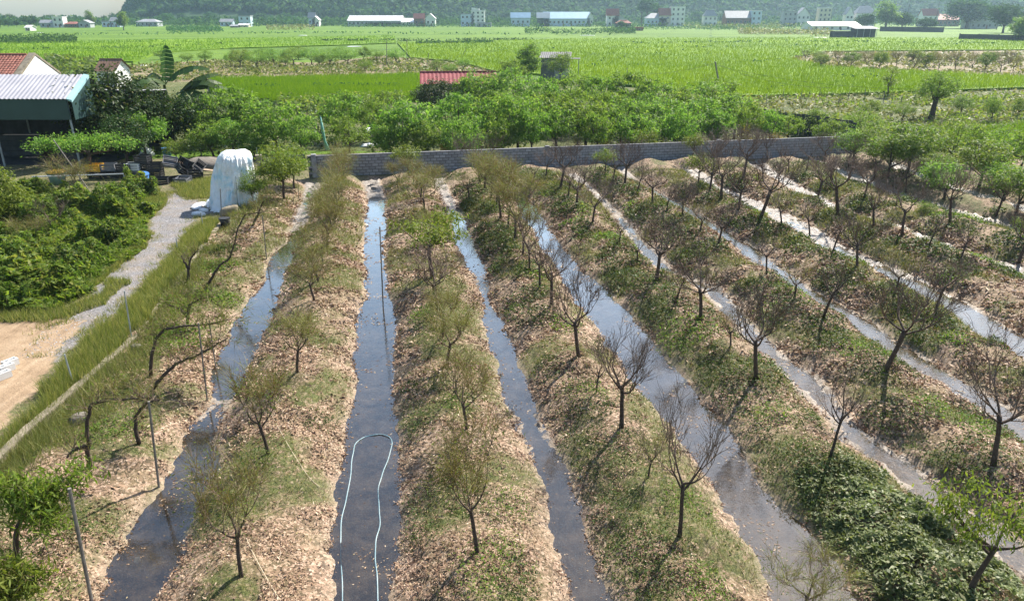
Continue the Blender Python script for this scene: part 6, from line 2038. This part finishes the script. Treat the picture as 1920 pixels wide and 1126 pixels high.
for k in range(4):
    mb = MB(); x_ = -L / 2 + L * k / 3; mb.tube([(x_, -4.0, -.1), (x_, -4.0, 3.6)], .1, 6); link('post', mb.mesh('post', M['steel']), o)


def field_wall(x0, x1, py0, py1, h, mat, label, name='field_wall'):
    a = P(x0, py0, GZ); b = P(x1, py1, GZ)
    L = float(np.linalg.norm((b - a)[:2])); n = max(2, int(L / 6))
    o = thing(name, label, 'wall', a, math.atan2(b[1] - a[1], b[0] - a[0]))
    for i in range(n):
        mb = MB(); mb.box(L * i / n + .02, L * (i + 1) / n - .02, -.12, .12, -.3, h + (.06 if i % 2 else 0)); link('wall_panel', mb.mesh('wall_panel', M[mat]), o)
    for i in range(n + 1):
        mb = MB(); mb.box(L * i / n - .2, L * i / n + .2, -.18, .18, -.3, h + .18); link('pier', mb.mesh('pier', M[mat]), o)


field_wall(1798, 1990, 75, 80, 2.2, 'dark_wall', 'dark boundary wall on the paddy edge under the frame-edge trees')
field_wall(1650, 1768, 59, 61, 2.6, 'dark_wall', 'long dark boundary wall below the bamboo clump')

# trees of the village
VT = [leafy(300 + s, (3.6, 3.6, 3.4), 5.0, 36, 26, 1.0, .6, 1.2, 'leaf_far', 2.0, .22, down=.1, inner=.3, asym=.4) for s in range(4)]
VT += [leafy(310 + s, (2.4, 2.4, 5.0), 6.5, 36, 26, .9, .5, 1.1, 'leaf_far', 2.6, .2, down=.1, inner=.3, asym=.4) for s in range(2)]
rv = np.random.default_rng(21)
spots = []
for i in range(150):
    cx = rv.uniform(-60, 1960)
    bs = np.interp(cx, [0, 210, 450, 900, 1300, 1600, 1920], [56, 50, 46, 43, 38, 44, 50]) - rv.uniform(0, 5) - (rv.uniform(0, 9) if rv.uniform() < .45 else 0)
    bs = max(bs, 33.5)
    hp_ = rv.uniform(10, 19)
    spots.append((cx, bs, hp_))
HX = [(t[0], t[1], t[3]) for t in VH] + [(884, 909, 44), (1156, 1183, 53), (1522, 1612, 57)]
spots = [(c, b, h) for (c, b, h) in spots if not any(x0 - 7 < c < x1 + 7 and b > hb - 6 for x0, x1, hb in HX)]
spots.sort()
LMK = [(30, 'the tiny white house'), (130, 'the red hipped roof'), (216, 'the pale blue house'), (276, 'the grey hipped house'), (456, 'the white field shed'), (584, 'the narrow slope house'), (702, 'the long warehouse'), (896, 'the tall white house'), (1060, 'the blue-roofed warehouse'), (1170, 'the pavilion'), (1270, 'the white flat house'), (1386, 'the long brown house'), (1506, 'the tall pale gable'), (1566, 'the long low shed'), (1624, 'the bamboo clump'), (1745, 'the palm-side white house'), (1844, 'the grey wall-like building')]
cnt = {}
for (cx, bs, hp_) in spots:
    lm = min(LMK, key=lambda t: abs(t[0] - cx))[1]
    cnt[lm] = cnt.get(lm, 0) + 1
    y = min(P(cx, bs, GZ)[1], 820.)
    q = PD(cx, bs, y); q[2] = GZ
    hh = hp_ * y / FPX
    T = VT[rv.integers(len(VT))]
    plant(T, 'village_tree', 'dark far tree, %s along the village near %s' % (ORD[min(19, cnt[lm] - 1)], lm), 'tree', q, hh, hh * rv.uniform(.8, 1.4), rv.uniform(0, 6), 'trees of the far village')


def big_tree(kd, cx, top, base, wpx, label, T):
    q = P(cx, base, GZ)
    plant(T, kd, label, 'tree', q, hgt(cx, base, top), wpx * mpp(cx, base), cx)


BT = leafy(330, (5.2, 5.2, 4.4), 6.2, 90, 50, .75, .42, 1.25, 'leaf_far', 2.5, .35, down=.2, inner=.35)
BT2 = leafy(331, (3., 3., 5.), 6., 80, 50, .7, .3, 1.1, 'leaf_mid', 2.2, .3, down=.6, inner=.3)
big_tree('tree', 1812, -2, 54, 82, 'big dark dome-shaped tree above the grey wall-like building', BT)
big_tree('tree', 1660, 2, 56, 42, 'feathery bamboo clump beside the palm', BT2)
big_tree('tree', 1212, -4, 48, 30, 'tall slim tree in the group beyond the pavilion, nearest it', leafy(333, (1.8, 1.8, 3.4), 8.6, 40, 45, .6, .3, .9, 'leaf_far', 6., .18))
big_tree('tree', 1203, 0, 48, 22, 'slightly shorter slim tree of the group beyond the pavilion', leafy(335, (1.8, 1.8, 3.4), 8.6, 34, 45, .6, .3, .9, 'leaf_far', 6., .18))
big_tree('tree', 1228, 6, 47, 22, 'slim tree on the far side of the group beyond the pavilion', leafy(334, (1.6, 1.6, 2.6), 8., 30, 45, .6, .3, .9, 'leaf_far', 6., .16))
big_tree('tree', 1880, 8, 62, 60, 'dark leafy tree between the dome-shaped tree and the frame edge', BT)
big_tree('tree', 1912, 32, 78, 56, 'palm-like bushy tree at the frame edge on the dark wall', BT2)
big_tree('tree', 1690, 24, 56, 34, 'round tree under the first palm', BT)
big_tree('tree', 1735, 34, 58, 34, 'low round tree over the dark boundary wall', BT)
big_tree('tree', 1620, 26, 56, 34, 'bush before the bamboo clump behind the long low shed', BT)
big_tree('tree', 1165, 40, 54, 16, 'small bush against the pavilion', BT)
big_tree('tree', 172, 20, 51, 16, 'pointed tree standing above the village edge under the white sky', BT2)
big_tree('tree', 232, 22, 57, 22, 'leafy tree before the pale blue house', BT2)


def palm(cx, top, base, label, seed):
    q = P(cx, base, GZ)
    h = hgt(cx, base, top)
    rg = np.random.default_rng(seed)
    o = thing('palm_tree', label, 'palm', q, 0, 'coconut palms in the village')
    mb = MB(); mb.tube([(0, 0, -.3), (.2, 0, h * .4), (.35, .1, h * .75), (.4, .1, h - 1.2)], [.24, .18, .15, .14], 7); link('trunk', mb.mesh('trunk', M['bark']), o)
    V = MB()
    for k in range(18):
        a = k * 2.4; el = rg.uniform(-.2, 1.1)
        p = np.array([.4, .1, h - 1.2]); d = np.array([math.cos(a) * math.cos(el), math.sin(a) * math.cos(el), math.sin(el)])
        side = np.array([-math.sin(a), math.cos(a), 0])
        for i in range(7):
            d2 = d + np.array([0, 0, -.22]); d2 /= np.linalg.norm(d2)
            n_ = p + d2 * .48
            for sg in (-1, 1):
                for f in (.2, .7):
                    b_ = p + (n_ - p) * f
                    V.add([b_, b_ + d2 * .22, b_ + d2 * .45 + sg * side * .62 + np.array([0, 0, -.4])], [(0, 1, 2)])
            V.add([p + side * .05, p - side * .05, n_ - side * .04, n_ + side * .04], [(0, 1, 2, 3)])
            p, d = n_, d2
    link('crown', V.mesh('crown', M['leaf_far']), o)


palm(1697, -14, 52, 'coconut palm beside the bamboo clump', 1)
palm(1752, -8, 50, 'coconut palm in front of the bright white house', 2)
palm(1773, -6, 50, 'coconut palm just past the bright white house', 3)
palm(1868, -12, 56, 'coconut palm above the tree past the big dome', 4)

# wooded slope of the hill and the far tree line
rh = np.random.default_rng(31)
x = rh.uniform(-620, 1500, 90000); y = 850 + 420 * rh.uniform(0, 1, 90000) ** 1.3
h = hill_h(x, y)
k = (h > .6) & (np.abs(x) < y * .80 + 40)
x, y, h = x[k][:22000], y[k][:22000], h[k][:22000]
n = len(x)
per = 9
c = np.repeat(np.stack([x, y, h + GZ], 1), per, 0)
s = np.repeat(rh.uniform(1.6, 4.2, n) * (1 + 1.0 * fbm(x * .02, y * .02, 91)), per)
dd = rh.normal(0, 1, (n * per, 3)); dd /= np.linalg.norm(dd, axis=1, keepdims=True); dd[:, 2] = np.abs(dd[:, 2])
cc_ = c + dd * s[:, None] * np.array([1, 1, 1.25])
V, F = leaf_quads(cc_, np.cross(dd, rh.normal(0, 1, dd.shape)), dd + rh.normal(0, .5, dd.shape), s * rh.uniform(.7, 1.2, n * per), s * rh.uniform(.5, .9, n * per))
kind(link('hill_forest', npmesh('hill_forest', V, F, M['leaf_far'])), 'stuff')
x = np.concatenate([rh.uniform(-640, 60, 1500), rh.uniform(-560, 900, 2600)]); y = np.concatenate([rh.uniform(640, 800, 1500), np.where(rh.uniform(0, 1, 2600) < .5, rh.uniform(590, 680, 2600), rh.uniform(740, 880, 2600))])
n = len(x); per = 12
c = np.repeat(np.stack([x, y, np.full(n, GZ)], 1), per, 0)
s = np.repeat(rh.uniform(1.8, 4.0, n) * (.6 + .8 * fbm(x * .02, y * .02, 93)) * np.where((y < 690) & (y > 500) & (np.arange(n) >= 1500), .5, 1), per)
dd = rh.normal(0, 1, (n * per, 3)); dd /= np.linalg.norm(dd, axis=1, keepdims=True); dd[:, 2] = np.abs(dd[:, 2])
cc_ = c + dd * s[:, None] * np.array([1, 1, 1.6]) + np.array([0, 0, .5])
V, F = leaf_quads(cc_, rh.normal(0, 1, dd.shape), dd + rh.normal(0, .5, dd.shape), s * .8, s * .55)
kind(link('treeline', npmesh('treeline', V, F, M['leaf_far'])), 'stuff')

# ------------------------------------------------------------------ haze
hm = bpy.data.materials.new('haze'); hm.use_nodes = True
t = hm.node_tree; t.nodes.clear()
oo = t.nodes.new('ShaderNodeOutputMaterial'); pv = t.nodes.new('ShaderNodeVolumePrincipled')
pv.inputs['Color'].default_value = (.55, .78, 1., 1)
pv.inputs['Density'].default_value = .00018
pv.inputs['Anisotropy'].default_value = .5
t.links.new(pv.outputs[0], oo.inputs['Volume'])
mb = MB(); mb.box(-2300, 2300, -650, 2300, -1.2, 112)
kind(mb.obj('haze', hm), 'stuff')
print('triangles', sum(sum(len(p.vertices) - 2 for p in m.polygons) for m in bpy.data.meshes), 'objects', len(bpy.data.objects))
